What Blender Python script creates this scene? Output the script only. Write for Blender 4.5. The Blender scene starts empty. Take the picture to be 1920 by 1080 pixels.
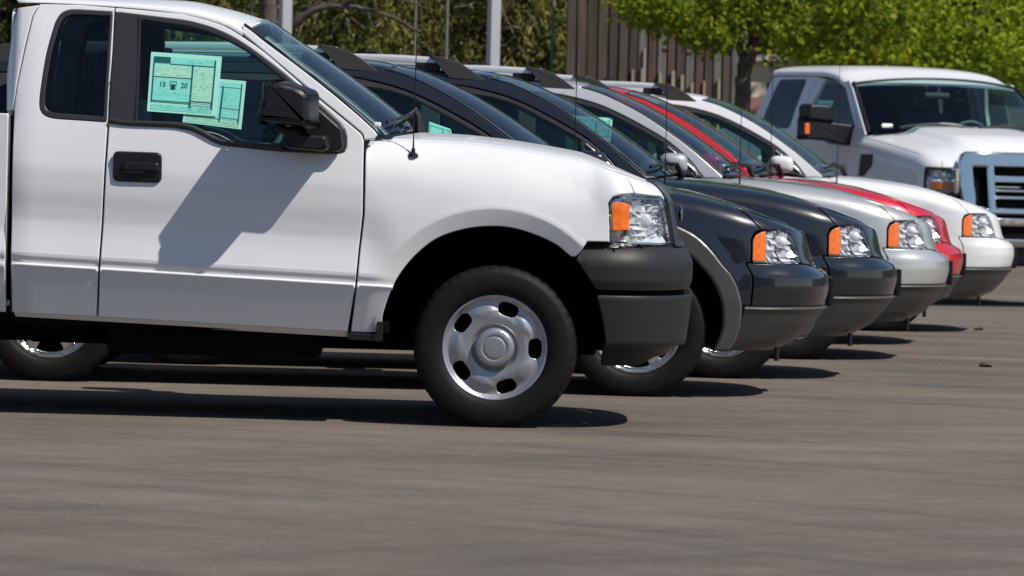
import bpy, bmesh, copy, math, random
import numpy as np
from mathutils import Vector, Matrix
from mathutils.geometry import delaunay_2d_cdt

R = math.radians
random.seed(7)
rng = np.random.default_rng(11)
scene = bpy.context.scene
COL = scene.collection

# ---------------------------------------------------------------- camera, sky, sun, exposure
F_PX = 9390.0
cam_d = bpy.data.cameras.new('camera')
cam = bpy.data.objects.new('camera', cam_d)
COL.objects.link(cam)
cam_d.sensor_width = 36.0
cam_d.lens = F_PX / 1920.0 * 36.0
cam_d.clip_start = .1
cam_d.clip_end = 1500
pitch = math.atan(260 / F_PX); roll = R(1.5)
fw = Vector((0, math.cos(pitch), -math.sin(pitch)))
r0 = Vector((1, 0, 0)); u0 = r0.cross(fw)
rt = math.cos(roll) * r0 + math.sin(roll) * u0
up = -math.sin(roll) * r0 + math.cos(roll) * u0
m = Matrix((rt, up, -fw)).transposed().to_4x4()
m.translation = (0, 0, 1.23)
cam.matrix_world = m
cam_d.dof.use_dof = True
cam_d.dof.focus_distance = 22.6
cam_d.dof.aperture_fstop = 8
scene.camera = cam

to_sun = Vector((.37, -.210, .55)).normalized()
world = bpy.data.worlds.new('World')
scene.world = world
world.use_nodes = True
nt = world.node_tree
sky = nt.nodes.new('ShaderNodeTexSky')
sky.sky_type = 'NISHITA'
sky.sun_disc = False
sky.sun_elevation = math.asin(to_sun.z)
sky.sun_rotation = math.atan2(to_sun.x, to_sun.y)
sky.air_density = 1.0; sky.dust_density = .3; sky.ozone_density = 3.0
bg = nt.nodes['Background']
bg.inputs['Strength'].default_value = .088
nt.links.new(sky.outputs[0], bg.inputs['Color'])
sun_d = bpy.data.lights.new('sun', 'SUN')
sun_d.energy = 5.0
sun_d.angle = R(.53)
sun_d.color = (1, .94, .85)
sun = bpy.data.objects.new('sun', sun_d)
sun.rotation_euler = to_sun.to_track_quat('Z', 'Y').to_euler()
sun.location = to_sun * 60
COL.objects.link(sun)
vs = scene.view_settings
vs.view_transform = 'Standard'; vs.look = 'None'; vs.gamma = 1; vs.use_curve_mapping = False
vs.exposure = 0.0
scene.render.engine = 'CYCLES'
scene.cycles.max_bounces = 10
scene.cycles.transparent_max_bounces = 16

# ---------------------------------------------------------------- materials
def mat(name, base=(.5, .5, .5), rough=.5, metal=0., coat=0., coat_r=.03, spec=.5, noise=None, bump=None, emit=None):
    m = bpy.data.materials.new(name); m.use_nodes = True
    n = m.node_tree.nodes; l = m.node_tree.links; b = n['Principled BSDF']
    b.inputs['Base Color'].default_value = (*base, 1)
    b.inputs['Roughness'].default_value = rough
    b.inputs['Metallic'].default_value = metal
    b.inputs['Coat Weight'].default_value = coat
    b.inputs['Coat Roughness'].default_value = coat_r
    b.inputs['Specular IOR Level'].default_value = spec
    if noise or bump:
        tc = n.new('ShaderNodeTexCoord')
    if noise:                                  # (scale, dark factor, bright factor)
        t = n.new('ShaderNodeTexNoise'); t.inputs['Scale'].default_value = noise[0]; t.inputs['Detail'].default_value = 6
        r = n.new('ShaderNodeValToRGB')
        r.color_ramp.elements[0].position = .3; r.color_ramp.elements[1].position = .7
        r.color_ramp.elements[0].color = (*[c * noise[1] for c in base], 1)
        r.color_ramp.elements[1].color = (*[c * noise[2] for c in base], 1)
        l.new(tc.outputs['Object'], t.inputs['Vector']); l.new(t.outputs['Fac'], r.inputs['Fac'])
        l.new(r.outputs['Color'], b.inputs['Base Color'])
    if bump:                                   # (scale, strength, distance)
        t = n.new('ShaderNodeTexNoise'); t.inputs['Scale'].default_value = bump[0]; t.inputs['Detail'].default_value = 4
        q = n.new('ShaderNodeBump'); q.inputs['Strength'].default_value = bump[1]; q.inputs['Distance'].default_value = bump[2]
        l.new(tc.outputs['Object'], t.inputs['Vector']); l.new(t.outputs['Fac'], q.inputs['Height'])
        l.new(q.outputs['Normal'], b.inputs['Normal'])
    return m

def glass(name, tint, rough=0., ior=1.5):
    m = bpy.data.materials.new(name); m.use_nodes = True
    n = m.node_tree.nodes; l = m.node_tree.links
    n.remove(n['Principled BSDF'])
    tr = n.new('ShaderNodeBsdfTransparent'); tr.inputs['Color'].default_value = (*tint, 1)
    gl = n.new('ShaderNodeBsdfGlossy'); gl.inputs['Roughness'].default_value = rough
    fr = n.new('ShaderNodeFresnel')
    ge = n.new('ShaderNodeNewGeometry'); mr = n.new('ShaderNodeMapRange')      # a thin pane mirrors alike from both faces
    mr.inputs['To Min'].default_value = ior; mr.inputs['To Max'].default_value = 1 / ior
    l.new(ge.outputs['Backfacing'], mr.inputs['Value']); l.new(mr.outputs[0], fr.inputs['IOR'])
    mx = n.new('ShaderNodeMixShader')
    l.new(fr.outputs[0], mx.inputs[0]); l.new(tr.outputs[0], mx.inputs[1]); l.new(gl.outputs[0], mx.inputs[2])
    l.new(mx.outputs[0], n['Material Output'].inputs['Surface'])
    return m

M = dict(
    white=mat('white_paint', (.71, .715, .73), .40, coat=.55, spec=.35, noise=(2.2, .955, 1.0)),
    dark=mat('dark_slate_paint', (.010, .0125, .018), .30, metal=.15, coat=1.0, spec=.4, coat_r=.02),
    silver=mat('silver_paint', (.60, .60, .59), .34, metal=.55, coat=.9),
    red=mat('red_paint', (.62, .014, .034), .34, metal=.25, coat=1.0),
    cladding=mat('grey_cladding_paint', (.078, .075, .070), .45, metal=.1, spec=.35, coat=.15, coat_r=.2),
    flare=mat('grey_flare_paint', (.105, .101, .096), .38, metal=.45, coat=.4, coat_r=.12),
    plastic=mat('black_plastic', (.012, .0125, .014), .40, spec=.35, noise=(60, .85, 1.1)),
    plastic_grey=mat('charcoal_textured_plastic', (.020, .020, .0205), .50, spec=.3, noise=(240, .85, 1.1), bump=(420, .10, .001)),
    cap=mat('warm_grey_plastic', (.055, .052, .050), .55, spec=.3),
    satin=mat('satin_black_trim', (.030, .029, .030), .30),
    rubber=mat('tire_rubber', (.0085, .0082, .008), .62, spec=.20, noise=(24, .8, 1.25)),
    black=mat('underbody_black', (.004, .004, .004), .95, spec=.1),
    steel=mat('painted_steel_rim', (.40, .41, .44), .38, metal=.65, coat=.3, coat_r=.15, noise=(18, .92, 1.03)),
    alloy=mat('bright_alloy', (.70, .70, .70), .22, metal=.95),
    chrome=mat('chrome', (.56, .56, .56), .07, metal=1.0, bump=(5, .12, .02)),
    reflector=mat('lamp_reflector', (.94, .95, .97), .16, metal=.4),
    rail=mat('silver_rail', (.66, .66, .67), .36, metal=.5),
    amber=mat('amber_lens', (.95, .185, .010), .35, coat=.5, noise=(38, .70, 1.05), bump=(90, .3, .003)),
    amber_dark=mat('amber_marker', (.50, .12, .02), .25, coat=.6),
    seat=mat('seat_cloth', (.085, .085, .088), .9, noise=(30, .9, 1.1)),
    interior=mat('cabin_plastic', (.060, .062, .065), .7),
    liner=mat('headliner_cloth', (.22, .22, .21), .95),
    slate=mat('grille_shell_slate', (.035, .043, .050), .38, coat=.4),
    paper=mat('sticker_paper', (.93, .95, .92), .6, noise=(60, .96, 1.0)),
    print_dark=mat('print_teal', (.012, .10, .115), .6),
    print_pale=mat('print_pale_teal', (.52, .86, .82), .6, noise=(45, .90, 1.05)),
    print_cream=mat('print_cream', (.86, .87, .74), .6, noise=(55, .9, 1.04)),
    print_black=mat('print_ink', (.012, .03, .035), .6),
    glass_side=glass('side_glass', (.66, .93, .87)),
    glass_dark=glass('privacy_glass', (.16, .22, .235)),
    glass_ws=glass('windshield_glass', (.60, .78, .77)),
    lens=glass('clear_lens', (.93, .95, .96)),
)

# ---------------------------------------------------------------- mesh helpers
def link(name, me, m=None, parent=None):
    o = bpy.data.objects.new(name, me)
    if m is not None:
        for k in (m if isinstance(m, (list, tuple)) else [m]): me.materials.append(k)
    if parent is not None: o.parent = parent
    COL.objects.link(o)
    return o

def thing(name, label, cat, loc=(0, 0, 0), rz=0., group=None):
    o = bpy.data.objects.new(name, None); COL.objects.link(o)
    o.empty_display_size = .2
    o.location = loc; o.rotation_euler = (0, 0, rz)
    o['label'] = label; o['category'] = cat
    if group: o['group'] = group
    return o

def tag(o, label, cat, group=None):
    o['label'] = label; o['category'] = cat
    if group: o['group'] = group
    return o

def empty(name, parent, loc=(0, 0, 0), rz=0.):
    o = bpy.data.objects.new(name, None); COL.objects.link(o); o.parent = parent
    o.location = loc; o.rotation_euler = (0, 0, rz); o.empty_display_size = .05
    return o

def copy_tree(o, parent=None, swap=None):
    c = o.copy(); COL.objects.link(c)
    c.parent = parent
    if swap and c.type == 'MESH':
        for s in c.material_slots:
            if s.material and s.material.name in swap:
                k = swap[s.material.name]; s.link = 'OBJECT'; s.material = k
    for ch in list(o.children): copy_tree(ch, c, swap)
    return c

def mir(o):
    """the same part on the other side of the vehicle"""
    c = copy_tree(o, o.parent)
    c.scale = (1, -1, 1)
    return c

def rnd(poly, r, n=5):
    """round the corners of a closed polygon"""
    P = [Vector(p) for p in poly]; out = []
    for i, p in enumerate(P):
        a, b = P[i - 1], P[(i + 1) % len(P)]
        rr = r[i] if isinstance(r, (list, tuple)) else r
        d1, d2 = (a - p), (b - p)
        k1 = min(rr, d1.length * .45); k2 = min(rr, d2.length * .45)
        if rr <= 0: out.append((p.x, p.y)); continue
        s = p + d1.normalized() * k1; e = p + d2.normalized() * k2
        for j in range(n + 1):
            t = j / n
            q = s * (1 - t) ** 2 + p * 2 * t * (1 - t) + e * t * t
            out.append((q.x, q.y))
    return out

def smooth_open(pts, n=6):
    """catmull-rom through an open polyline"""
    P = [np.array(p, float) for p in pts]
    P = [2 * P[0] - P[1]] + P + [2 * P[-1] - P[-2]]
    out = []
    for i in range(1, len(P) - 2):
        for j in range(n):
            t = j / n
            a, b, c, d = P[i - 1:i + 3]
            out.append(tuple(.5 * (2 * b + (c - a) * t + (2 * a - 5 * b + 4 * c - d) * t * t + (3 * b - a - 3 * c + d) * t ** 3)))
    out.append(tuple(P[-2]))
    return out

def _resample(poly, ds):
    out = []
    for i, p in enumerate(poly):
        q = poly[(i + 1) % len(poly)]
        L = math.hypot(q[0] - p[0], q[1] - p[1])
        if L < 1e-5: continue
        n = max(1, int(math.ceil(L / ds)))
        for j in range(n): out.append((p[0] + (q[0] - p[0]) * j / n, p[1] + (q[1] - p[1]) * j / n))
    return np.array(out)

def _area(p): return .5 * np.sum(p[:, 0] * np.roll(p[:, 1], -1) - np.roll(p[:, 0], -1) * p[:, 1])

def _offset(p, d):
    """inward for counter-clockwise loops"""
    e = np.roll(p, -1, 0) - p; e /= np.linalg.norm(e, axis=1, keepdims=True) + 1e-12
    nrm = np.stack([-e[:, 1], e[:, 0]], 1)
    v = nrm + np.roll(nrm, 1, 0)
    v /= np.maximum((v * v).sum(1, keepdims=True) / 2, .35)
    return p + v * d

def _inside(px, py, poly):
    r = np.zeros(px.shape, bool)
    x0, y0 = poly[:, 0], poly[:, 1]; x1, y1 = np.roll(x0, -1), np.roll(y0, -1)
    for i in range(len(poly)):
        c = (y0[i] > py) != (y1[i] > py)
        if not c.any(): continue
        xi = (x1[i] - x0[i]) * (py - y0[i]) / (y1[i] - y0[i] + 1e-15) + x0[i]
        r ^= c & (px < xi)
    return r

def panel(name, outline, F, m, parent, holes=(), step=.04, thick=.012, out=(0, -1, 0), lines=(), rim=.005, drop=.003, off=0.):
    """a curved sheet-metal panel: the outline (and holes) in the surface's own coordinates, lifted on to F, with rolled edges and a return"""
    loops = []
    o = _resample(outline, step * .7)
    if _area(o) < 0: o = o[::-1]
    loops.append(o)
    for h in holes:
        h = _resample(h, step * .6)
        if _area(h) > 0: h = h[::-1]
        loops.append(h)
    pts, edges, bound, rings = [], [], [], []
    for lp in loops:
        for rg, flag in ((lp, 1), (_offset(lp, rim), 0)):
            if rim <= 0 and not flag: rings.append(lp); continue
            b = len(pts); n = len(rg)
            pts += [tuple(x) for x in rg]
            edges += [(b + i, b + (i + 1) % n) for i in range(n)]
            if flag: bound.append((b, n))
            if rim <= 0 or not flag: rings.append(rg)
    keep = []
    for ln in lines:
        ln = np.array(ln, float)
        seg = []
        for i in range(len(ln) - 1):
            k = max(1, int(np.hypot(*(ln[i + 1] - ln[i])) / step))
            for j in range(k): seg.append(ln[i] + (ln[i + 1] - ln[i]) * j / k)
        seg.append(ln[-1])
        prev = None
        ins = _inside(np.array([p[0] for p in seg]), np.array([p[1] for p in seg]), rings[0])
        for r_ in loops[1:]: ins &= ~_inside(np.array([p[0] for p in seg]), np.array([p[1] for p in seg]), r_)
        for p, k in zip(seg, ins):
            if k:
                pts.append((float(p[0]), float(p[1]))); keep.append((float(p[0]), float(p[1])))
                if prev is not None: edges.append((prev, len(pts) - 1))
                prev = len(pts) - 1
            else: prev = None
    allr = np.concatenate(rings + ([np.array(keep)] if keep else []))
    mn, mx = o.min(0), o.max(0)
    gx, gy = np.meshgrid(np.arange(mn[0] + step * .5, mx[0], step), np.arange(mn[1] + step * .5, mx[1], step))
    gx, gy = gx.ravel(), gy.ravel()
    k = _inside(gx, gy, rings[0])
    for r_ in loops[1:]: k &= ~_inside(gx, gy, r_)
    gx, gy = gx[k], gy[k]
    if len(gx):
        d = np.full(len(gx), 9.)
        for i in range(0, len(allr), 200):
            a = allr[i:i + 200]
            d = np.minimum(d, np.hypot(gx[:, None] - a[None, :, 0], gy[:, None] - a[None, :, 1]).min(1))
        k = d > step * .45
        pts += list(zip(gx[k].tolist(), gy[k].tolist()))
    V, E_, Fc, ov, oe, of = delaunay_2d_cdt([Vector((float(a), float(b))) for a, b in pts], edges, [], 0, 1e-6)
    uv = np.array([(v.x, v.y) for v in V])
    tri = np.array([f for f in Fc if len(f) == 3])
    c = uv[tri].mean(1)
    k = _inside(c[:, 0], c[:, 1], loops[0])
    for h in loops[1:]: k &= ~_inside(c[:, 0], c[:, 1], h)
    tri = tri[k]
    i2o = {}
    for oi, lst in enumerate(ov):
        for x in lst: i2o[x] = oi
    isb = np.zeros(len(uv), bool)
    for b, n in bound:
        for i in range(b, b + n): isb[i2o[i]] = True
    e = 8e-4
    P = F(uv[:, 0], uv[:, 1])
    N = np.cross(F(uv[:, 0] + e, uv[:, 1]) - F(uv[:, 0] - e, uv[:, 1]), F(uv[:, 0], uv[:, 1] + e) - F(uv[:, 0], uv[:, 1] - e))
    ln_ = np.linalg.norm(N, axis=1, keepdims=True); N = N / np.maximum(ln_, 1e-12)
    sgn = 1. if np.median(N @ np.array(out)) > 0 else -1.
    N *= sgn
    P = P + N * off
    nrm = N.copy()
    verts = [None] * len(uv)
    Pb = P.copy()
    if rim > 0: Pb[isb] -= N[isb] * drop
    faces = []
    t0 = P[tri]
    fn = np.cross(t0[:, 1] - t0[:, 0], t0[:, 2] - t0[:, 0])
    flip = (fn * N[tri].mean(1)).sum(1) < 0
    tri[flip] = tri[flip][:, ::-1]
    faces = tri.tolist()
    verts = Pb.tolist(); nl = nrm.tolist()
    for (b, n), lp in zip(bound, loops):
        idx = [i2o[i] for i in range(b, b + n)]
        ring3 = F(_offset(lp, max(rim, .004))[:, 0], _offset(lp, max(rim, .004))[:, 1]) + N[idx] * off
        od = P[idx] - ring3
        od /= np.linalg.norm(od, axis=1, keepdims=True) + 1e-12
        if rim > 0:
            for j, i in enumerate(idx):
                v = N[i] * .75 + od[j]; nl[i] = (v / np.linalg.norm(v)).tolist()
        if thick > 0:
            s = len(verts)
            for j, i in enumerate(idx):
                verts.append(Pb[i].tolist()); nl.append(od[j].tolist())
            for j, i in enumerate(idx):
                verts.append((Pb[i] - N[i] * thick).tolist()); nl.append(od[j].tolist())
            for j in range(n):
                j2 = (j + 1) % n
                q = [s + j, s + j2, s + n + j2, s + n + j]
                a_, b_, c_ = (np.array(verts[x]) for x in q[:3])
                if np.dot(np.cross(b_ - a_, c_ - a_), od[j]) < 0: q = q[::-1]
                faces.append(q)
    me = bpy.data.meshes.new(name)
    me.from_pydata(verts, [], faces)
    me.polygons.foreach_set('use_smooth', [True] * len(me.polygons))
    me.normals_split_custom_set_from_vertices(nl)
    return link(name, me, m, parent)

def offF(F, d, out=(0, -1, 0)):
    def G(a, b):
        e = 8e-4
        N = np.cross(F(a + e, b) - F(a - e, b), F(a, b + e) - F(a, b - e))
        N = N / np.maximum(np.linalg.norm(N, axis=-1, keepdims=True), 1e-12)
        if np.median(N @ np.array(out)) < 0: N = -N
        return F(a, b) + N * d
    return G

def from_bm(name, bm, m, parent=None, smooth=True, angle=40):
    me = bpy.data.meshes.new(name); bm.normal_update(); bm.to_mesh(me); bm.free()
    if smooth:
        me.polygons.foreach_set('use_smooth', [True] * len(me.polygons))
        me.set_sharp_from_angle(angle=R(angle))
    o = link(name, me, m, parent)
    if smooth and angle < 100 and len(me.polygons) < 1500:
        k = o.modifiers.new('weighted_normal', 'WEIGHTED_NORMAL'); k.keep_sharp = True; k.weight = 80
    return o

def add_box(bm, c, s, bevel=0., seg=2, rot=None):
    r = bmesh.ops.create_cube(bm, size=1)
    vs_ = r['verts']
    bmesh.ops.scale(bm, vec=s, verts=vs_)
    if rot: bmesh.ops.rotate(bm, cent=(0, 0, 0), matrix=rot, verts=vs_)
    bmesh.ops.translate(bm, vec=c, verts=vs_)
    if bevel > 0:
        es = list({e for v in vs_ for e in v.link_edges})
        bmesh.ops.bevel(bm, geom=es, offset=bevel, segments=seg, affect='EDGES', profile=.5)

def box(name, c, s, m, parent, bevel=.004, seg=2, rot=None, angle=40):
    bm = bmesh.new(); add_box(bm, c, s, bevel, seg, rot)
    return from_bm(name, bm, m, parent, angle=angle)

def add_prism(bm, poly, y0, y1, taper=1., bevel=.006, seg=2, axis='y', sweep=0.):
    """polygon in X,Z pushed from y0 to y1"""
    cx = sum(p[0] for p in poly) / len(poly); cz = sum(p[1] for p in poly) / len(poly)
    def co(x, z, y):
        return (x, y, z) if axis == 'y' else (y, x, z)
    a = [bm.verts.new(co(x, z, y0)) for x, z in poly]
    b = [bm.verts.new(co(sweep + cx + (x - cx) * taper, cz + (z - cz) * taper, y1)) for x, z in poly]
    n = len(poly)
    fs = [bm.faces.new(a), bm.faces.new(b[::-1])] + [bm.faces.new([a[i], b[i], b[(i + 1) % n], a[(i + 1) % n]]) for i in range(n)]
    bmesh.ops.recalc_face_normals(bm, faces=fs)
    if bevel > 0:
        es = list({e for f in fs for e in f.edges})
        bmesh.ops.bevel(bm, geom=es, offset=bevel, segments=seg, affect='EDGES', profile=.5)

def prism(name, poly, y0, y1, m, parent, taper=1., bevel=.006, seg=2, axis='y', angle=45, sweep=0.):
    bm = bmesh.new(); add_prism(bm, poly, y0, y1, taper, bevel, seg, axis, sweep)
    return from_bm(name, bm, m, parent, angle=angle)

def superq(name, c, s, m, parent, e=.5, nu=28, nv=16, rot=None):
    """rounded block: a superellipsoid"""
    f = lambda v: np.sign(v) * np.abs(v) ** e
    A, B = np.meshgrid(np.linspace(-math.pi / 2, math.pi / 2, nv), np.linspace(-math.pi, math.pi, nu, endpoint=False), indexing='ij')
    P = np.stack([f(np.cos(A)) * f(np.cos(B)) * s[0], f(np.cos(A)) * f(np.sin(B)) * s[1], f(np.sin(A)) * s[2]], -1).reshape(-1, 3)
    if rot is not None: P = P @ np.array(rot).T
    P = P + np.array(c)
    fc = [(i * nu + j, i * nu + (j + 1) % nu, (i + 1) * nu + (j + 1) % nu, (i + 1) * nu + j) for i in range(nv - 1) for j in range(nu)]
    me = bpy.data.meshes.new(name); me.from_pydata(P.tolist(), [], fc); me.polygons.foreach_set('use_smooth', [True] * len(fc))
    return link(name, me, m, parent)

def add_tube(bm, pts, r, n=8, flat=1.):
    P = [Vector(p) for p in pts]; rings = []
    for i, p in enumerate(P):
        t = (P[min(i + 1, len(P) - 1)] - P[max(i - 1, 0)]).normalized()
        a = t.cross(Vector((0, 0, 1)))
        if a.length < .05: a = t.cross(Vector((0, 1, 0)))
        a.normalize(); b = t.cross(a)
        rr = r[i] if isinstance(r, (list, tuple)) else r
        rings.append([bm.verts.new(p + a * math.cos(2 * math.pi * k / n) * rr * flat + b * math.sin(2 * math.pi * k / n) * rr) for k in range(n)])
    for A, B in zip(rings, rings[1:]):
        for k in range(n): bm.faces.new([A[k], A[(k + 1) % n], B[(k + 1) % n], B[k]])
    bm.faces.new(rings[0][::-1]); bm.faces.new(rings[-1])

def tube(name, pts, r, m, parent, n=8, flat=1.):
    bm = bmesh.new(); add_tube(bm, pts, r, n, flat)
    bmesh.ops.recalc_face_normals(bm, faces=bm.faces)
    return from_bm(name, bm, m, parent, angle=60)

def lathe(name, prof, m, parent, n=64, groove=None, angle=40):
    """profile of (r, y) spun about the Y axis; groove(i, j) -> radial change"""
    bm = bmesh.new(); rings = []
    for i in range(n):
        a = 2 * math.pi * i / n
        ring = []
        for j, (r, y) in enumerate(prof):
            rr = r + (groove(i, j) if groove else 0)
            ring.append(bm.verts.new((rr * math.cos(a), y, rr * math.sin(a))))
        rings.append(ring)
    for i in range(n):
        A, B = rings[i], rings[(i + 1) % n]
        for j in range(len(prof) - 1): bm.faces.new([A[j], A[j + 1], B[j + 1], B[j]])
    bmesh.ops.recalc_face_normals(bm, faces=bm.faces)
    return from_bm(name, bm, m, parent, angle=angle)

def grid_surf(name, fn, na, nb, m, parent, thick=0.):
    """fn(a, b) over the unit square"""
    A, B = np.meshgrid(np.linspace(0, 1, na), np.linspace(0, 1, nb), indexing='ij')
    P = fn(A.ravel(), B.ravel())
    f = [(i * nb + j, (i + 1) * nb + j, (i + 1) * nb + j + 1, i * nb + j + 1) for i in range(na - 1) for j in range(nb - 1)]
    me = bpy.data.meshes.new(name); me.from_pydata(P.tolist(), [], f)
    me.polygons.foreach_set('use_smooth', [True] * len(f))
    return link(name, me, m, parent)

def facets(name, poly, F, n, m, parent, off=-.04, tilt=.012, seed=3):
    """a lamp bowl made of small flat mirror facets, each with its own tilt, cut to the lamp outline"""
    rr = np.random.default_rng(seed)
    p = np.array(poly); mn, mx = p.min(0), p.max(0)
    na, nb = n
    V, Fc = [], []
    A = np.linspace(mn[0], mx[0], na + 1); B = np.linspace(mn[1], mx[1], nb + 1)
    for i in range(na):
        for j in range(nb):
            c = (A[i] + A[i + 1]) / 2, (B[j] + B[j + 1]) / 2
            if not _inside(np.array([c[0]]), np.array([c[1]]), p)[0]: continue
            q = np.array([(A[i], B[j]), (A[i + 1], B[j]), (A[i + 1], B[j + 1]), (A[i], B[j + 1])])
            G = offF(F, off)(q[:, 0], q[:, 1])
            t = rr.normal(size=2) * tilt
            N = np.cross(G[1] - G[0], G[3] - G[0]); N /= np.linalg.norm(N)
            w = np.array([-t[0] - t[1], t[0] - t[1], t[0] + t[1], -t[0] + t[1]]) + np.array([1, 1, -1, -1]) * (B[1] - B[0]) * .16
            G = G + N * w[:, None]
            s = len(V); V += G.tolist(); Fc.append((s, s + 1, s + 2, s + 3))
    me = bpy.data.meshes.new(name); me.from_pydata(V, [], Fc)
    return link(name, me, m, parent)

def bilerp(q, a, b):
    """q = TL, TR, BR, BL"""
    q = [np.array(p, float) for p in q]
    a = np.asarray(a, float)[..., None]; b = np.asarray(b, float)[..., None]
    return (q[0] * (1 - a) + q[1] * a) * (1 - b) + (q[3] * (1 - a) + q[2] * a) * b
def sstep(a, b, x):
    t = np.clip((np.asarray(x, float) - a) / (b - a), 0, 1)
    return t * t * (3 - 2 * t)

def curve(*pts):
    """smooth monotone interpolation through (x, y) knots"""
    xs = np.array([p[0] for p in pts], float); ys = np.array([p[1] for p in pts], float)
    h = np.diff(xs); d = np.diff(ys) / h
    m = np.empty(len(xs)); m[0] = d[0]; m[-1] = d[-1]
    for i in range(1, len(xs) - 1):
        if d[i - 1] * d[i] <= 0: m[i] = 0
        else:
            w1 = 2 * h[i] + h[i - 1]; w2 = h[i] + 2 * h[i - 1]
            m[i] = (w1 + w2) / (w1 / d[i - 1] + w2 / d[i])
    def f(x):
        x = np.asarray(x, float)
        i = np.clip(np.searchsorted(xs, x) - 1, 0, len(xs) - 2)
        t = (x - xs[i]) / h[i]
        tc = np.clip(t, 0, 1)
        y = ((1 + 2 * tc) * (1 - tc) ** 2 * ys[i] + tc * (1 - tc) ** 2 * h[i] * m[i]
             + tc * tc * (3 - 2 * tc) * ys[i + 1] + tc * tc * (tc - 1) * h[i] * m[i + 1])
        y = y + np.where(t < 0, m[0] * (x - xs[0]), 0) + np.where(t > 1, m[-1] * (x - xs[-1]), 0)
        return y
    return f

class Body:
    """front body shell: u runs along the side and round the nose to the centre, q runs up the side and over the shoulder"""
    QL = .22
    def __init__(s, W, Xa, Xf, n, zs, zt, rw, inset, lean, crown=.04):
        s.W, s.Xa, s.Xf, s.n = W, Xa, Xf, n
        s.zs, s.zt, s.rw, s.inset, s.lean, s.crown = zs, zt, rw, inset, lean, crown
        ph = np.linspace(0, np.pi / 2, 3000)
        X = Xa + (Xf - Xa) * np.sin(ph) ** (2 / n); Y = W * np.cos(ph) ** (2 / n)
        L = np.concatenate([[0], np.cumsum(np.hypot(np.diff(X), np.diff(Y)))])
        s.us = np.linspace(0, L[-1], 400); s.ul = L[-1]
        s.px = np.interp(s.us, L, X); s.py = np.interp(s.us, L, Y)
        ker = np.ones(9) / 9
        gx = np.gradient(s.px, s.us); gy = np.gradient(s.py, s.us)
        g = np.hypot(gx, gy); s.nx = -gy / g; s.ny = gx / g
        s.umax = Xa + s.ul
    def plan(s, u):
        d = u - s.Xa
        X = np.where(d <= 0, u, np.interp(d, s.us, s.px)); Y = np.where(d <= 0, s.W, np.interp(d, s.us, s.py))
        nx = np.where(d <= 0, 0, np.interp(d, s.us, s.nx)); ny = np.where(d <= 0, 1, np.interp(d, s.us, s.ny))
        return X, Y, nx, ny
    def F(s, u, q):
        u = np.asarray(u, float); q = np.asarray(q, float)
        X, Y, nx, ny = s.plan(u)
        w = np.clip((X - s.Xa) / (s.Xf - s.Xa), 0, 1)
        zs, zt = s.zs(X), s.zt(X)
        th = np.clip((q - zs) / s.QL, 0, 1) * np.pi / 2
        z = np.where(q <= zs, q, zs + (zt - zs) * np.sin(th))
        ins = s.inset(X, z) + (s.rw(X) if callable(s.rw) else s.rw) * (1 - np.cos(th))
        ln = s.lean(z) * w
        return np.stack([X - nx * ins - ln, -(Y - ny * ins), z], -1)
    def qz(s, X, z):
        """q of a height z at X (also on the shoulder)"""
        zs, zt = float(s.zs(X)), float(s.zt(X))
        if z <= zs: return z
        return zs + s.QL * math.asin(min(1, (z - zs) / (zt - zs))) * 2 / math.pi
    def hood(s, X, y):
        X = np.asarray(X, float); y = np.asarray(y, float)
        lz = float(s.lean(s.zt(s.Xf))); rwf = float(s.rw(s.Xf)) if callable(s.rw) else s.rw
        insf = float(s.inset(np.array(s.Xf), s.zt(s.Xf)))
        Xtop = s.Xf - lz - insf - .9 * rwf
        Xp = np.where(X > s.Xa, s.Xa + (X - s.Xa) * (s.Xf - s.Xa) / (Xtop - s.Xa), X)
        Xp = np.minimum(Xp, s.Xf)
        zs, zt = s.zs(Xp), s.zt(Xp)
        ins0 = s.inset(Xp, zt)
        rw = s.rw(Xp) if callable(s.rw) else s.rw
        W = s.W - ins0; Xf = s.Xf - lz - insf
        t = np.clip((X - s.Xa) / (Xf - s.Xa), 0, 2); v = np.abs(y) / W
        e = 1e-9
        rho = (t ** s.n + v ** s.n + e) ** (1 / s.n)
        gt = (t / rho) ** (s.n - 1) / (Xf - s.Xa); gv = (v / rho) ** (s.n - 1) / W
        d = (1 - rho) / np.sqrt(gt * gt + gv * gv + e)
        k = np.clip(1 - d / rw, 0, 1)
        edge = zs + (zt - zs) * np.sqrt(np.maximum(1 - k * k, 0))
        c = np.clip((d - .85 * rw) / .75, 0, 1)
        z = edge + s.crown * (1 - (1 - c) ** 2)
        return np.stack([X, y, z], -1)

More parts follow.
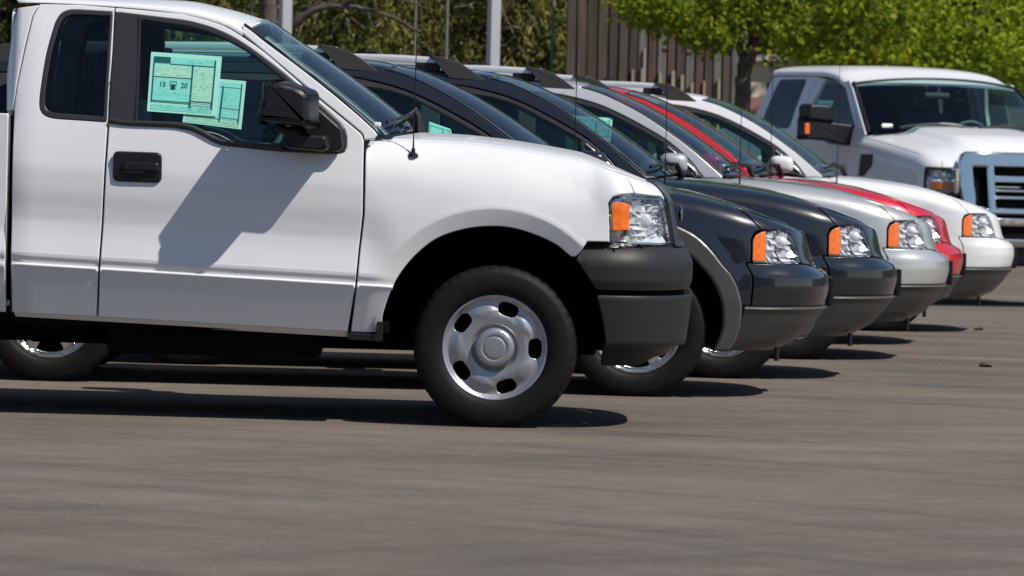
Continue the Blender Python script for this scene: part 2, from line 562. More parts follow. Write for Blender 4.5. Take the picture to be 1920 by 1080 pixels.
# ---- white pickup -------------------------------------------------------------------------------
def tk_zc(X): return .611 - .0357 * (np.asarray(X, float) + .497)
_tkp = curve((-.30, .098), (-.25, .082), (-.10, .031), (-.012, -.0002), (0, -.006), (.008, .004), (.014, .0045), (.042, -.0045), (.050, -.0045), (.066, -.001), (.17, .019), (.21, .0225), (.25, .0215), (.34, .0165), (.42, .0190), (.5, .031), (.60, .052), (.9, .115))
_tkn = curve((-.30, .098), (-.25, .082), (-.10, .031), (-.012, -.0002), (0, -.006), (.008, .003), (.014, .0035), (.042, .002), (.2, .006), (.32, .012), (.46, .028), (.9, .10))
def tk_inset(X, z):
    X = np.asarray(X, float); z = np.asarray(z, float)
    t = z - tk_zc(X)
    m = sstep(-.60, -.44, X)
    ins = _tkp(t) * (1 - m) + _tkn(t) * m
    r = np.hypot(X + .02, z - .405)
    up = sstep(.35, .75, z)
    k = np.clip(r - .560, 0, .20)
    ins = ins + up * sstep(-.64, -.08, X) * (.125 * k * sstep(0, .03, k)) * (1 - sstep(.30, .80, X))
    fl = sstep(.566, .552, r) * sstep(.30, .45, z)
    ins = ins + fl * up * .30 * np.clip(.560 - r, 0, .1)
    f = sstep(.40, .62, X)
    return ins * (1 - f) + f * .008
TK = Body(.95, .36, .850, 2.7,
          zs=curve((-.70, 1.105), (-.3, 1.03), (0, .985), (.3, .965), (.6, .985), (.85, 1.0)),
          zt=curve((-.70, 1.255), (-.45, 1.262), (-.2, 1.258), (.0, 1.243), (.2, 1.218), (.4, 1.185), (.6, 1.145), (.74, 1.115), (.84, 1.095)),
          rw=curve((-.7, .115), (-.2, .155), (.2, .17), (.6, .12), (.85, .09)), inset=tk_inset, lean=lambda z: np.clip(np.asarray(z) - .80, 0, 9) * .20, crown=.035)
def tk_binset(X, z):
    z = np.asarray(z, float)
    return np.interp(z, [.26, .36, .375, .50, .588, .600, .612, .62, .66, .74, .79, .828, .84], [.10, .045, .028, .014, .006, .012, .03, .02, .006, .006, .03, .075, .11])
TKB = Body(.955, .36, .895, 2.7, zs=lambda X: 2. + 0 * np.asarray(X), zt=lambda X: 2.2 + 0 * np.asarray(X), rw=.1, inset=tk_binset, lean=lambda z: 0 * np.asarray(z))
tk_belt = curve((-2.3, 1.345), (-1.73, 1.300), (-1.45, 1.285), (-1.19, 1.21), (-.6, 1.19))
def tk_cab(X, z):
    X = np.asarray(X, float); z = np.asarray(z, float)
    zb = 1.20
    ins = tk_inset(X, np.minimum(z, zb))
    g = np.maximum(z - zb, 0)
    y = .95 - ins - .20 * g - .14 * g * g
    b = np.maximum(-2.05 - X, 0)
    y = y - 1.6 * b * b - 30 * np.maximum(b - .09, 0) ** 2.2
    return np.stack([X, -y, z], -1)
tk_seam = curve((-2.35, 1.815), (-2.06, 1.824), (-1.73, 1.815), (-1.43, 1.790), (-1.245, 1.747), (-1.157, 1.70), (-1.06, 1.633))
tk_ridge = curve((-2.35, 1.830), (-2.25, 1.862), (-2.05, 1.872), (-1.46, 1.868), (-1.26, 1.836), (-1.07, 1.785))
def tk_roof(X, s):
    X = np.asarray(X, float); s = np.asarray(s, float)
    z0 = tk_seam(X); ye = -tk_cab(X, z0)[..., 1] - .004
    a = s * np.pi / 2
    c = np.maximum(np.cos(a), 1e-6)
    return np.stack([X, ye * np.sign(s) * np.abs(np.sin(a)) ** .92, z0 + (tk_ridge(X) - z0) * c ** .75], -1)

# ---- the five wagons ----------------------------------------------------------------------------
def sv_inset(X, z):
    X = np.asarray(X, float); z = np.asarray(z, float)
    p = np.interp(z, [.2, .30, .450, .461, .468, .476, .55, .70, .80, .95, 1.1], [.085, .055, .002, -.006, .012, .013, .010, .012, .016, .028, .035])
    zz = np.maximum(z - .355, 0)
    fl = np.maximum(sstep(.62, .50, np.hypot(X, zz)), sstep(.62, .50, np.hypot(X + 2.957, zz)))
    f = sstep(.45, .62, X)
    return (p - .012 * fl * (1 - f))
def sv_lean(z):
    z = np.asarray(z, float)
    return np.interp(z, [.2, .248, .30, .38, .44, .48, .56, .615, .637, .655, .676, .70, .78, .87, 1.0], [.30, .185, .105, .055, .033, .014, .0, .004, .016, .045, .080, .090, .108, .132, .19])
SV = Body(.92, .28, 1.02, 3.0,
          zs=curve((-.7, 1.0), (-.4, .985), (0, .955), (.3, .915), (.5, .875), (.62, .858), (.8, .845), (.99, .825)),
          zt=curve((-.7, 1.10), (-.45, 1.088), (-.2, 1.075), (0, 1.058), (.18, 1.036), (.4, .999), (.6, .960), (.78, .922), (.9, .892), (.99, .862)),
          rw=curve((-.7, .15), (.2, .15), (.55, .10), (.9, .06)), inset=sv_inset, lean=sv_lean, crown=.022)
SVF = copy.copy(SV)
def sv_flare_inset(X, z):
    z = np.asarray(z, float); X = np.asarray(X, float)
    return np.interp(z, [.2, .30, .50, .95], [.010, .004, -.008, .010]) + 0 * X
SVF.inset = sv_flare_inset
def sv_side(X, z):
    X = np.asarray(X, float); z = np.asarray(z, float)
    zb = 1.02
    g = np.maximum(z - zb, 0)
    y = .92 - sv_inset(X, np.minimum(z, zb)) - .20 * g - .24 * g * g
    b = np.maximum(-3.35 - X, 0)
    return np.stack([X, -(y - .5 * b * b - 6 * np.maximum(b - .2, 0) ** 2), z], -1)
sv_seam = curve((-3.9, 1.50), (-3.4, 1.60), (-2.6, 1.635), (-1.9, 1.640), (-1.5, 1.625), (-1.33, 1.612), (-1.20, 1.583), (-1.07, 1.535))
def sv_roof(X, s):
    X = np.asarray(X, float); s = np.asarray(s, float)
    z0 = sv_seam(X); ye = -sv_side(X, z0)[..., 1] - .004
    a = s * np.pi / 2
    return np.stack([X, ye * np.sign(s) * np.abs(np.sin(a)) ** .92, z0 + .055 * np.maximum(np.cos(a), 1e-6) ** .7], -1)

# ---- big pickup facing the lot ------------------------------------------------------------------
def hd_inset(X, z):
    X = np.asarray(X, float); z = np.asarray(z, float)
    p = np.interp(z, [.4, .6, .9, 1.05, 1.2, 1.4], [.06, .02, .012, .012, .02, .03])
    r = np.hypot(X, z - .42)
    fl = sstep(.62, .58, r) * sstep(.3, .5, z)
    f = sstep(.45, .7, X)
    return p - .03 * fl * (1 - f)
HD = Body(1.0, .45, .93, 3.4,
          zs=curve((-.9, 1.33), (-.4, 1.28), (0, 1.20), (.4, 1.15), (.9, 1.12)),
          zt=curve((-.9, 1.46), (-.4, 1.42), (0, 1.375), (.4, 1.32), (.7, 1.27), (.95, 1.23)),
          rw=.13, inset=hd_inset, lean=lambda z: np.clip(np.asarray(z) - .9, 0, 9) * .10, crown=.06)
def hd_cab(X, z):
    X = np.asarray(X, float); z = np.asarray(z, float)
    g = np.maximum(z - 1.36, 0)
    y = 1.0 - hd_inset(X, np.minimum(z, 1.36)) - .18 * g - .15 * g * g
    return np.stack([X, -y, z], -1)
hd_seam = curve((-3.2, 1.93), (-2.4, 1.955), (-1.6, 1.95), (-1.30, 1.925), (-1.1, 1.86))
def hd_roof(X, s):
    X = np.asarray(X, float); s = np.asarray(s, float)
    z0 = hd_seam(X); ye = -hd_cab(X, z0)[..., 1] - .004
    a = s * np.pi / 2
    return np.stack([X, ye * np.sign(s) * np.abs(np.sin(a)) ** .92, z0 + .110 * np.maximum(np.cos(a), 1e-6) ** .6], -1)
# ---------------------------------------------------------------- shared vehicle pieces
def steel_face(a, b):
    r = np.hypot(a, b); th = np.arctan2(b, a)
    d = np.interp(r, [0, .046, .050, .054, .058, .080, .087, .0885, .095, .105, .135, .165, .190, .205, .214, .222, .228, .2335, .237],
                  [.034, .033, .0295, .0295, .033, .028, .016, -.010, -.012, .004, .009, .006, -.004, -.006, -.002, .008, .013, .011, .004])
    for k in range(5):
        w = R(72 * k)
        dr = (r * np.cos(th - w) - .178) / .036; dt = (r * np.sin(th - w)) / .055
        d = d - .009 * np.exp(-(dr * dr + dt * dt))
        w2 = w + R(36)
        dr = (r * np.cos(th - w2) - .170) / .030; dt = (r * np.sin(th - w2)) / .050
        d = d + .006 * np.exp(-(dr * dr + dt * dt) ** 2)
    return np.stack([a, -.094 - d, b], -1)

def alloy_face(a, b):
    r = np.hypot(a, b); th = np.arctan2(b, a)
    d = np.interp(r, [0, .03, .04, .07, .12, .19, .203, .210, .222, .230, .236], [.016, .016, .006, .010, .012, -.004, -.006, .006, .012, .011, .003])
    sp = np.cos(6 * th) * .5 + .5
    d = d - .010 * (1 - sp) * np.clip((r - .06) / .1, 0, 1) * (r < .2)
    return np.stack([a, -.092 - d, b], -1)

def wheel(parent, x, y, z, style, steer=0., left=False):
    w = empty('wheel', parent, (x, -y if left else y, z), steer + (math.pi if left else 0))
    T_R = .363 if style == 'steel' else .355 if style == 'alloy' else .41
    hw = .122 if style != 'big' else .135
    k = T_R / .363
    prof = [(.232, -hw + .022), (.238, -hw + .012), (.250, -hw + .004), (.275, -hw - .001), (.305, -hw - .002), (.325, -hw + .003),
            (.328, -hw + .0035), (.340, -hw + .010), (.350, -hw + .019), (.3575, -hw + .032), (.361, -hw + .05), (.355, -hw + .052), (.355, -hw + .062), (.362, -hw + .064),
            (.363, -.03), (.356, -.028), (.356, -.018), (.363, -.016), (.363, .016), (.356, .018), (.356, .028), (.363, .03),
            (.361, hw - .05), (.3575, hw - .032), (.345, hw - .012), (.31, hw), (.26, hw), (.236, hw - .012)]
    prof = [(.232 + (r - .232) * (T_R - .232) / (.363 - .232), yy) for r, yy in prof]
    key = 'tire_' + style
    if key not in wheel.cache:
        gr = lambda i, j: (-.004 if (i % 4 == 0 and j in (8, 9, 10, 13, 22, 23)) or (i % 4 == 2 and j in (14, 17, 18, 21)) else 0)
        t = lathe('tire', prof, M['rubber'], w, 180, gr, angle=28)
        circ = [(.2365 * math.cos(2 * math.pi * i / 90), .2365 * math.sin(2 * math.pi * i / 90)) for i in range(90)]
        holes = []
        if style == 'steel':
            for q in range(5):
                a = R(72 * q)
                loc = rnd([(.150, -.028), (.158, -.040), (.188, -.047), (.204, -.032), (.207, .0), (.204, .032), (.188, .047), (.158, .040), (.150, .028), (.148, 0)], .008, 3)
                holes.append([(p * math.cos(a) - s * math.sin(a), p * math.sin(a) + s * math.cos(a)) for p, s in loc])
            f = panel('rim', circ, steel_face, M['steel'], w, holes, lines=[[(rr_ * math.cos(2 * math.pi * i / 72), rr_ * math.sin(2 * math.pi * i / 72)) for i in range(73)] for rr_ in (.046, .050, .054, .058, .080, .087, .0885, .095, .105, .205, .214, .222, .228)], step=.0085, thick=.022, rim=.0035, drop=.0015)
        else:
            n = 6 if style == 'alloy' else 8
            for q in range(n):
                a = 2 * math.pi * (q + .5) / n
                h = math.pi / n
                loc = [(.075 * math.cos(b), .075 * math.sin(b)) for b in np.linspace(-h * .30, h * .30, 4)] + [(.198 * math.cos(b), .198 * math.sin(b)) for b in np.linspace(h * .70, -h * .70, 7)]
                loc = rnd(loc, .010, 3)
                holes.append([(p * math.cos(a) - s * math.sin(a), p * math.sin(a) + s * math.cos(a)) for p, s in loc])
            f = panel('rim', circ, alloy_face, M['alloy'], w, holes, step=.014, thick=.03, rim=.004, drop=.002)
        bm = bmesh.new()
        bmesh.ops.create_cone(bm, cap_ends=True, segments=48, radius1=.232, radius2=.232, depth=.12, matrix=Matrix.Translation((0, .03, 0)) @ Matrix.Rotation(R(90), 4, 'X'))
        d = from_bm('brake_drum', bm, M['black'], w, angle=30)
        bar = lathe('rim_barrel', [(.2365, -.098), (.228, -.09), (.205, -.05), (.20, .05)], M['steel'] if style == 'steel' else M['alloy'], w, 64)
        wheel.cache[key] = (t, f, d, bar)
    else:
        for o in wheel.cache[key]:
            c = o.copy(); COL.objects.link(c); c.parent = w
    return w
wheel.cache = {}

def liner(parent, x, z, r, yo, yi, a0=-4, a1=184):
    """dark wheel well: a half drum with its inner wall"""
    bm = bmesh.new(); A, B = [], []
    for i in range(33):
        a = R(a0 + (a1 - a0) * i / 32)
        A.append(bm.verts.new((x + r * math.cos(a), yo, z + r * math.sin(a)))); B.append(bm.verts.new((x + r * math.cos(a), yi, z + r * math.sin(a))))
    for i in range(32): bm.faces.new([A[i], A[i + 1], B[i + 1], B[i]])
    bm.faces.new(B)
    return from_bm('wheel_liner', bm, M['black'], parent)

def seat(parent, x, y, w=.5, z=.72, back_h=.62, head=True):
    bm = bmesh.new()
    add_box(bm, (x, y, z), (.52, w, .18), .05, 3)
    add_box(bm, (x - .27, y, z + .33), (.15, w, back_h), .05, 3, Matrix.Rotation(R(-12), 3, 'Y'))
    if head: add_box(bm, (x - .36, y, z + .33 + back_h * .5 + .10), (.10, min(.28, w * .6), .18), .04, 3)
    return from_bm('seat', bm, M['seat'], parent)

def steering(parent, x, y, z):
    bm = bmesh.new(); n = 28
    pts = [(x + .10 * math.sin(2 * math.pi * i / n), y + .19 * math.cos(2 * math.pi * i / n), z + .16 * math.sin(2 * math.pi * i / n)) for i in range(n + 1)]
    add_tube(bm, pts, .014, 8)
    add_box(bm, (x, y, z), (.05, .34, .05), .012, 2)
    return from_bm('steering_wheel', bm, M['interior'], parent)

def sticker(parent, Fs, quad, kind, inner=-.010):
    """printed price sheet behind the glass, as thin sheets one over the other"""
    q = quad
    mats = [M['paper'], M['print_dark'], M['print_pale'], M['print_cream'], M['print_black']]
    V, Fc, Mi = [], [], []
    def pt(a, b, layer):
        xz = bilerp(q, np.array([a]), np.array([b]))
        p = offF(Fs, inner + .0008 * layer)(xz[..., 0], xz[..., 1])
        return p[0].tolist()
    def rect(x0, y0, x1, y1, mi, layer):
        n = max(1, int((x1 - x0) / .34))
        for k in range(n):
            a, b = x0 + (x1 - x0) * k / n, x0 + (x1 - x0) * (k + 1) / n
            s = len(V)
            V.extend([pt(a, y0, layer), pt(b, y0, layer), pt(b, y1, layer), pt(a, y1, layer)])
            Fc.append((s, s + 1, s + 2, s + 3)); Mi.append(mi)
    rect(0, 0, 1, 1, 0, 0)
    if kind == 1:
        rect(.05, .065, .93, .185, 2, 1); rect(.06, .07, .285, .175, 1, 2)
        rect(.062, .19, .59, .40, 3, 1); rect(.615, .20, .905, .775, 3, 1); rect(.062, .425, .59, .805, 2, 1)
        for a in ((.048, .07, .062, .83), (.592, .17, .615, .90), (.905, .08, .928, .90), (.05, .402, .60, .418), (.05, .805, .60, .825), (.60, .79, .92, .802), (.60, .845, .92, .857), (.28, .178, .92, .190)): rect(*a, 1, 3)
        rect(.05, .87, .93, .965, 2, 1)
        for q_ in ((.300, .470, .306, .545), (.388, .470, .394, .545), (.300, .470, .394, .478), (.306, .540, .388, .548)): rect(*q_, 1, 3)
        rect(.318, .520, .376, .600, 4, 3); rect(.310, .590, .384, .606, 4, 3)
        rows = [(.30, .09 + .025 * k, .9) for k in range(3)] + [(.08, .22 + .035 * k, .57) for k in range(5)] + [(.08, .66 + .03 * k, .57) for k in range(4)] + [(.635, .23 + .033 * k, .885) for k in range(16)] + [(.07, .885 + .024 * k, .9) for k in range(3)]
    else:
        rect(.05, .06, .95, .16, 2, 1); rect(.06, .18, .60, .84, 2, 1); rect(.63, .18, .92, .60, 2, 1); rect(.63, .64, .92, .80, 2, 1); rect(.05, .87, .95, .97, 3, 1)
        for a in ((.60, .15, .622, .90), (.925, .07, .945, .90), (.05, .845, .60, .86), (.60, .605, .94, .62), (.60, .82, .94, .83), (.05, .16, .94, .172), (.04, .07, .055, .84)): rect(*a, 1, 3)
        rows = [(.65, .22 + .034 * k, .90) for k in range(11)] + [(.65, .66 + .03 * k, .90) for k in range(4)] + [(.08, .89 + .024 * k, .9) for k in range(3)]
    rr = random.Random(5)
    for x0, y, x1 in rows:
        x = x0
        while x < x1 - .02:
            w = rr.uniform(.015, .06)
            if rr.random() < .62: rect(x, y, min(x + w, x1), y + .0045, rr.choice((1, 2, 2, 2)), 2)
            x += w + .012
    if kind == 1:
        for txt, cx in (('15', .195), ('20', .505)):
            cu = bpy.data.curves.new('figure', 'FONT'); cu.body = txt; cu.size = 1; cu.align_x = 'CENTER'; cu.align_y = 'CENTER'; cu.resolution_u = 3
            ob = bpy.data.objects.new('figure', cu)
            me = ob.to_mesh(); s = len(V)
            for v in me.vertices: V.append(pt(cx + v.co.x * .098, .535 - v.co.y * .12, 3))
            for p in me.polygons: Fc.append(tuple(s + i for i in p.vertices)); Mi.append(4)
            ob.to_mesh_clear(); bpy.data.objects.remove(ob); bpy.data.curves.remove(cu)
    me = bpy.data.meshes.new('window_sticker'); me.from_pydata(V, [], Fc)
    o = link('window_sticker', me, mats, parent)
    me.polygons.foreach_set('material_index', Mi)
    return o

def ruled_glass(name, Fs, edge, bulge, lift, m, parent, inset=.010, na=22, nb=25):
    """windshield between the two pillars: edge is (X, Z) along the pillar from top to base"""
    E = np.array(edge, float); L = np.concatenate([[0], np.cumsum(np.hypot(*np.diff(E, axis=0).T))]); L /= L[-1]
    def fn(a, b):
        X = np.interp(a, L, E[:, 0]); Z = np.interp(a, L, E[:, 1])
        ye = -Fs(X, Z)[:, 1] - inset
        c = 2 * b - 1; k = 1 - np.abs(c) ** 2.2
        return np.stack([X + (bulge[0] + (bulge[1] - bulge[0]) * a) * k, ye * c, Z + (lift[0] + (lift[1] - lift[0]) * a) * k], -1)
    return grid_surf(name, fn, na, nb, m, parent), fn

# ---------------------------------------------------------------- white pickup, side on, nearest
def make_pickup(loc):
    t = thing('pickup_truck', 'white pickup truck with black mirror, plain steel wheel and price sheets in its door window', 'pickup truck', loc)
    W = M['white']
    zc = lambda X: float(tk_zc(X))
    crs = lambda a, b: [[(a, zc(a) + d), (b, zc(b) + d)] for d in (-.25, -.10, -.05, -.022, -.012, -.006, 0, .0025, .005, .009, .012, .027, .038, .042, .046, .05, .058, .066, .09, .16, .19, .22, .25)]
    seamq = lambda u, k=.90: float(TK.zs(TK.plan(np.array(float(u)))[0])) + TK.QL * k
    # fender
    fl = []
    for rr_ in (.546, .552, .558, .5635, .569, .575, .581):
        fl.append([(-.02 + rr_ * math.cos(R(a)), .405 + rr_ * math.sin(R(a))) for a in range(38, 178, 5)])
    arch = smooth_open([(.394, .834), (.336, .763), (.262, .812), (.172, .853), (.06, .884), (-.049, .888), (-.159, .871), (-.27, .829), (-.356, .760), (-.422, .680), (-.464, .601), (-.497, .502), (-.504, .457), (-.506, .404)], 4)
    top = [(u, seamq(u)) for u in np.linspace(-.594, .66, 26)]
    out = [(-.640, .404), (-.618, .601), (-.607, .766), (-.592, .931), (-.594, 1.19)] + top + [(.655, 1.050), (.574, 1.036), (.528, 1.023), (.499, 1.0), (.496, .834)] + arch
    fender = panel('fender', out, TK.F, W, t, step=.026, lines=fl + crs(-.63, -.45), thick=.02)
    mir(fender)
    # headlight
    hl = rnd([(.531, 1.014), (.509, .994), (.506, .829), (.972, .820), (.982, .876), (.965, .969), (.939, 1.043), (.67, 1.037), (.574, 1.026)], .012)
    h = panel('headlight', hl, TK.F, M['lens'], t, step=.03, thick=.03, rim=.004)
    panel('lamp_housing', hl, TK.F, M['rail'], h, step=.04, thick=0, rim=0, off=-.062)
    facets('reflector', _offset(_resample(hl, .02)[::-1], .012), TK.F, (11, 9), M['reflector'], h, -.042, .010)
    panel('amber_lens', rnd([(.516, .996), (.55, 1.006), (.609, .997), (.595, .888), (.512, .882)], .008), TK.F, M['amber'], h, step=.03, thick=.004, rim=.003, drop=.002, off=.002)
    for k in range(6):
        z = .905 + .020 * k
        tube('lens_louver', [tuple(offF(TK.F, -.012)(np.array([u]), np.array([z]))[0]) for u in np.linspace(.80, .93, 6)], .0035, M['chrome'], h, 6)
    c = offF(TK.F, -.026)(np.array([.73]), np.array([.93]))[0]
    bm = bmesh.new(); bmesh.ops.create_uvsphere(bm, u_segments=16, v_segments=8, radius=.034, matrix=Matrix.Translation(c) @ Matrix.Diagonal((1, .4, 1, 1)))
    from_bm('bulb_bowl', bm, M['reflector'], h, angle=180)
    panel('lamp_bezel', hl, TK.F, M['chrome'], h, holes=[rnd([(.540, .999), (.516, .985), (.514, .839), (.964, .830), (.971, .876), (.955, .962), (.931, 1.034), (.67, 1.027), (.58, 1.016)], .010)], step=.03, thick=.01, rim=.001, drop=.001, off=-.010)
    mir(h)
    um = TK.umax
    hd = panel('header_panel', [(.662, 1.050), (.930, 1.052), (.955, 1.03), (.962, seamq(.955)), (.80, seamq(.80)), (.666, seamq(.666))], TK.F, W, t, step=.03)
    mir(hd)
    sh = panel('grille_shell', [(.992, .815), (um, .80), (um, .835), (1.09, .835), (1.07, 1.065), (um, 1.065), (um, seamq(um)), (1.2, seamq(1.2)), (.972, seamq(.97)), (.972, 1.03), (.985, .92)], TK.F, M['slate'], t, step=.025, out=(1, 0, 0), thick=.05, off=.010)
    mir(sh)
    bk = panel('grille_backing', [(1.07, .82), (um, .82), (um, 1.08), (1.05, 1.08)], TK.F, M['black'], t, step=.04, thick=0, rim=0, off=-.05, out=(1, 0, 0)); mir(bk)
    for z in (.88, .93, .98, 1.03):
        g = panel('grille_bar', [(1.06, z - .010), (um, z - .010), (um, z + .010), (1.06, z + .010)], TK.F, M['plastic_grey'], t, step=.03, thick=.03, off=-.012, out=(1, 0, 0)); mir(g)
    bm = bmesh.new(); bmesh.ops.create_uvsphere(bm, u_segments=24, v_segments=12, radius=1, matrix=Matrix.Translation((.830, 0, .955)) @ Matrix.Diagonal((.012, .10, .040, 1)))
    from_bm('grille_emblem', bm, M['chrome'], t, angle=180)
    # bumper
    ub = TKB.umax
    bu = panel('bumper', rnd([(.392, .830), (.985, .830), (ub, .828), (ub, .617), (.438, .617), (.406, .668), (.344, .757)], [.012, .0, 0, 0, .02, 0, .01]), TKB.F, M['plastic_grey'], t, step=.022, thick=.03, lines=[[(.40, z), (ub, z)] for z in (.74, .79)])
    lo = panel('bumper_lower', rnd([(.441, .600), (ub, .600), (ub, .365), (.497, .365), (.471, .493)], [.012, 0, 0, .02, 0]), TKB.F, M['plastic_grey'], bu, step=.022, thick=.03, lines=[[(.45, .588), (ub, .588)], [(.47, .375), (ub, .375)]])
    panel('bumper_gap', [(.45, .64), (ub, .64), (ub, .57), (.46, .57)], TKB.F, M['black'], bu, step=.05, thick=0, rim=0, off=-.035)
    panel('air_dam', rnd([(.490, .370), (1.28, .370), (1.24, .318), (.92, .302), (.79, .268), (.490, .266)], .012), TKB.F, M['plastic'], bu, step=.03, thick=.02, off=-.03)
    mir(bu)
    # doors
    dwin = smooth_open([(-1.430, 1.766), (-1.381, 1.758), (-1.310, 1.740), (-1.259, 1.722), (-1.199, 1.695), (-1.121, 1.649), (-1.033, 1.588), (-.941, 1.519), (-.80, 1.403), (-.707, 1.323)], 4)
    dwin = [(-1.724, 1.794), (-1.621, 1.784)] + dwin + [(-.689, 1.297), (-.680, 1.262), (-.679, 1.225), (-.687, 1.199), (-.713, 1.190), (-.962, 1.194), (-1.099, 1.204)] + smooth_open([(-1.190, 1.211), (-1.236, 1.217), (-1.275, 1.232), (-1.327, 1.259), (-1.373, 1.276), (-1.448, 1.287)], 4) + [(-1.646, 1.290), (-1.733, 1.298)]
    dg = [(-1.612, 1.763)] + smooth_open([(-1.43, 1.742), (-1.38, 1.734), (-1.257, 1.697), (-1.12, 1.627), (-1.033, 1.563), (-.934, 1.487)], 4) + [(-.934, 1.216), (-1.173, 1.226)] + smooth_open([(-1.190, 1.228), (-1.225, 1.236), (-1.265, 1.254), (-1.307, 1.278), (-1.376, 1.298), (-1.453, 1.306)], 4) + [(-1.606, 1.313)]
    seam = smooth_open([(-1.432, 1.792), (-1.339, 1.773), (-1.246, 1.745), (-1.166, 1.702), (-1.058, 1.630), (-.936, 1.532), (-.827, 1.443), (-.726, 1.365), (-.687, 1.335), (-.639, 1.297), (-.616, 1.277), (-.605, 1.250)], 4)
    door = [(-1.725, 1.812), (-1.647, 1.808)] + seam + [(-.601, .931), (-.615, .766), (-.626, .601), (-.648, .458), (-.656, .405), (-1.758, .442), (-1.742, .854), (-1.729, 1.305), (-1.729, 1.418), (-1.723, 1.608)]
    d = panel('door', door, tk_cab, W, t, [dwin], step=.026, lines=crs(-1.74, -.61), thick=.03)
    panel('window_frame', dwin, tk_cab, M['satin'], d, [dg], step=.03, off=.002, thick=.02)
    panel('window_glass', [(-1.62, 1.775)] + dg[1:-1] + [(-1.615, 1.305)], tk_cab, M['glass_side'], d, step=.06, thick=0, rim=0, off=-.006)
    for (a, b) in ((dwin[-1], 0), ):
        mold = [(-1.727, 1.298), (-1.646, 1.290), (-1.448, 1.288), (-1.373, 1.277), (-1.327, 1.260), (-1.275, 1.234), (-1.236, 1.219), (-1.190, 1.213), (-1.099, 1.206), (-.962, 1.197)]
        mold = smooth_open(mold, 4)
        tube('belt_molding', [tuple(offF(tk_cab, .004)(np.array([x]), np.array([z + .012]))[0]) for x, z in mold], .012, M['satin'], d, 8)
    tube('window_channel', [tuple(offF(tk_cab, .004)(np.array([x]), np.array([z]))[0]) for x, z in ((-1.617, 1.770), (-1.611, 1.310))], .007, M['satin'], d, 6)
    hp = rnd([(-1.707, 1.178), (-1.489, 1.176), (-1.487, 1.040), (-1.706, 1.042)], .028)
    bm = bmesh.new()
    yh = -float(tk_cab(np.array([-1.6]), np.array([1.11]))[0, 1])
    add_prism(bm, hp, -yh + .004, -yh - .018, .97, .008, 2)
    add_prism(bm, rnd([(-1.660, 1.162), (-1.520, 1.160), (-1.518, 1.132), (-1.658, 1.134)], .008, 3), -yh - .017, -yh - .0195, 1., 0)
    add_prism(bm, rnd([(-1.665, 1.134), (-1.500, 1.132), (-1.497, 1.088), (-1.664, 1.090)], .012, 3), -yh - .016, -yh - .034, .95, .010, 2)
    add_prism(bm, rnd([(-1.655, 1.094), (-1.560, 1.093), (-1.565, 1.078), (-1.655, 1.079)], .006, 3), -yh - .017, -yh - .030, 1., .003)
    bmesh.ops.create_cone(bm, cap_ends=True, segments=16, radius1=.009, radius2=.008, depth=.006, matrix=Matrix.Translation((-1.680, -yh - .020, 1.076)) @ Matrix.Rotation(R(90), 4, 'X'))
    from_bm('handle', bm, M['plastic'], d)
    s1 = [(-1.559, 1.623), (-1.245, 1.610), (-1.258, 1.344), (-1.566, 1.359)]
    s2 = [(-1.384, 1.520), (-1.134, 1.505), (-1.147, 1.290), (-1.408, 1.316)]
    mir(d)                                                       # the far door has no sheets
    sticker(d, tk_cab, s1, 1, -.011); sticker(d, tk_cab, s2, 2, -.017)
    # rear-hinged half door
    rw = smooth_open([(-1.823, 1.797), (-1.90, 1.799), (-1.937, 1.795), (-1.966, 1.780), (-1.985, 1.750), (-1.996, 1.715), (-2.021, 1.600), (-2.037, 1.458), (-2.041, 1.387), (-2.034, 1.347), (-2.010, 1.324), (-1.964, 1.313), (-1.85, 1.308)], 4) + [(-1.742, 1.303), (-1.737, 1.794)]
    rg = smooth_open([(-1.823, 1.776), (-1.90, 1.777), (-1.930, 1.772), (-1.952, 1.758), (-1.966, 1.735), (-1.976, 1.705), (-2.000, 1.596), (-2.015, 1.458), (-2.018, 1.390), (-2.012, 1.362), (-1.995, 1.345), (-1.960, 1.337), (-1.85, 1.332)], 4) + [(-1.757, 1.327), (-1.750, 1.774)]
    rd = [(-2.062, 1.820), (-2.089, 1.765), (-2.117, 1.617), (-2.144, 1.455), (-2.154, 1.361), (-2.141, .452), (-1.766, .442), (-1.750, .854), (-1.737, 1.305), (-1.737, 1.418), (-1.731, 1.608), (-1.731, 1.812), (-1.884, 1.821)]
    e = panel('rear_door', rd, tk_cab, W, t, [rw], step=.026, lines=crs(-2.14, -1.75), thick=.03)
    panel('window_frame', rw, tk_cab, M['satin'], e, [rg], step=.03, off=.003, thick=.02)
    panel('window_glass', rg, tk_cab, M['glass_dark'], e, step=.06, thick=0, rim=0, off=-.006)
    mir(e)
    cc = panel('cab_corner', [(-2.068, 1.815), (-2.095, 1.765), (-2.123, 1.617), (-2.150, 1.455), (-2.158, 1.361), (-2.160, 1.345), (-2.195, 1.345), (-2.205, 1.5), (-2.19, 1.65), (-2.165, 1.80)], tk_cab, W, t, step=.02, thick=.02)
    mir(cc)
    Fb = lambda a, b: np.stack([-2.188 - .02 * (b - 1.4) * (b < 1.4) * 0 + 0 * a, a, b], -1)
    cb = panel('cab_back', rnd([(-.82, .50), (.82, .50), (.80, 1.35), (.70, 1.80), (-.70, 1.80), (-.80, 1.35)], .05), Fb, W, t, [rnd([(-.62, 1.38), (.62, 1.38), (.56, 1.72), (-.56, 1.72)], .05)], step=.1, out=(-1, 0, 0))
    panel('rear_glass', rnd([(-.62, 1.38), (.62, 1.38), (.56, 1.72), (-.56, 1.72)], .05), Fb, M['glass_side'], cb, step=.2, thick=0, rim=0, off=-.004, out=(-1, 0, 0))
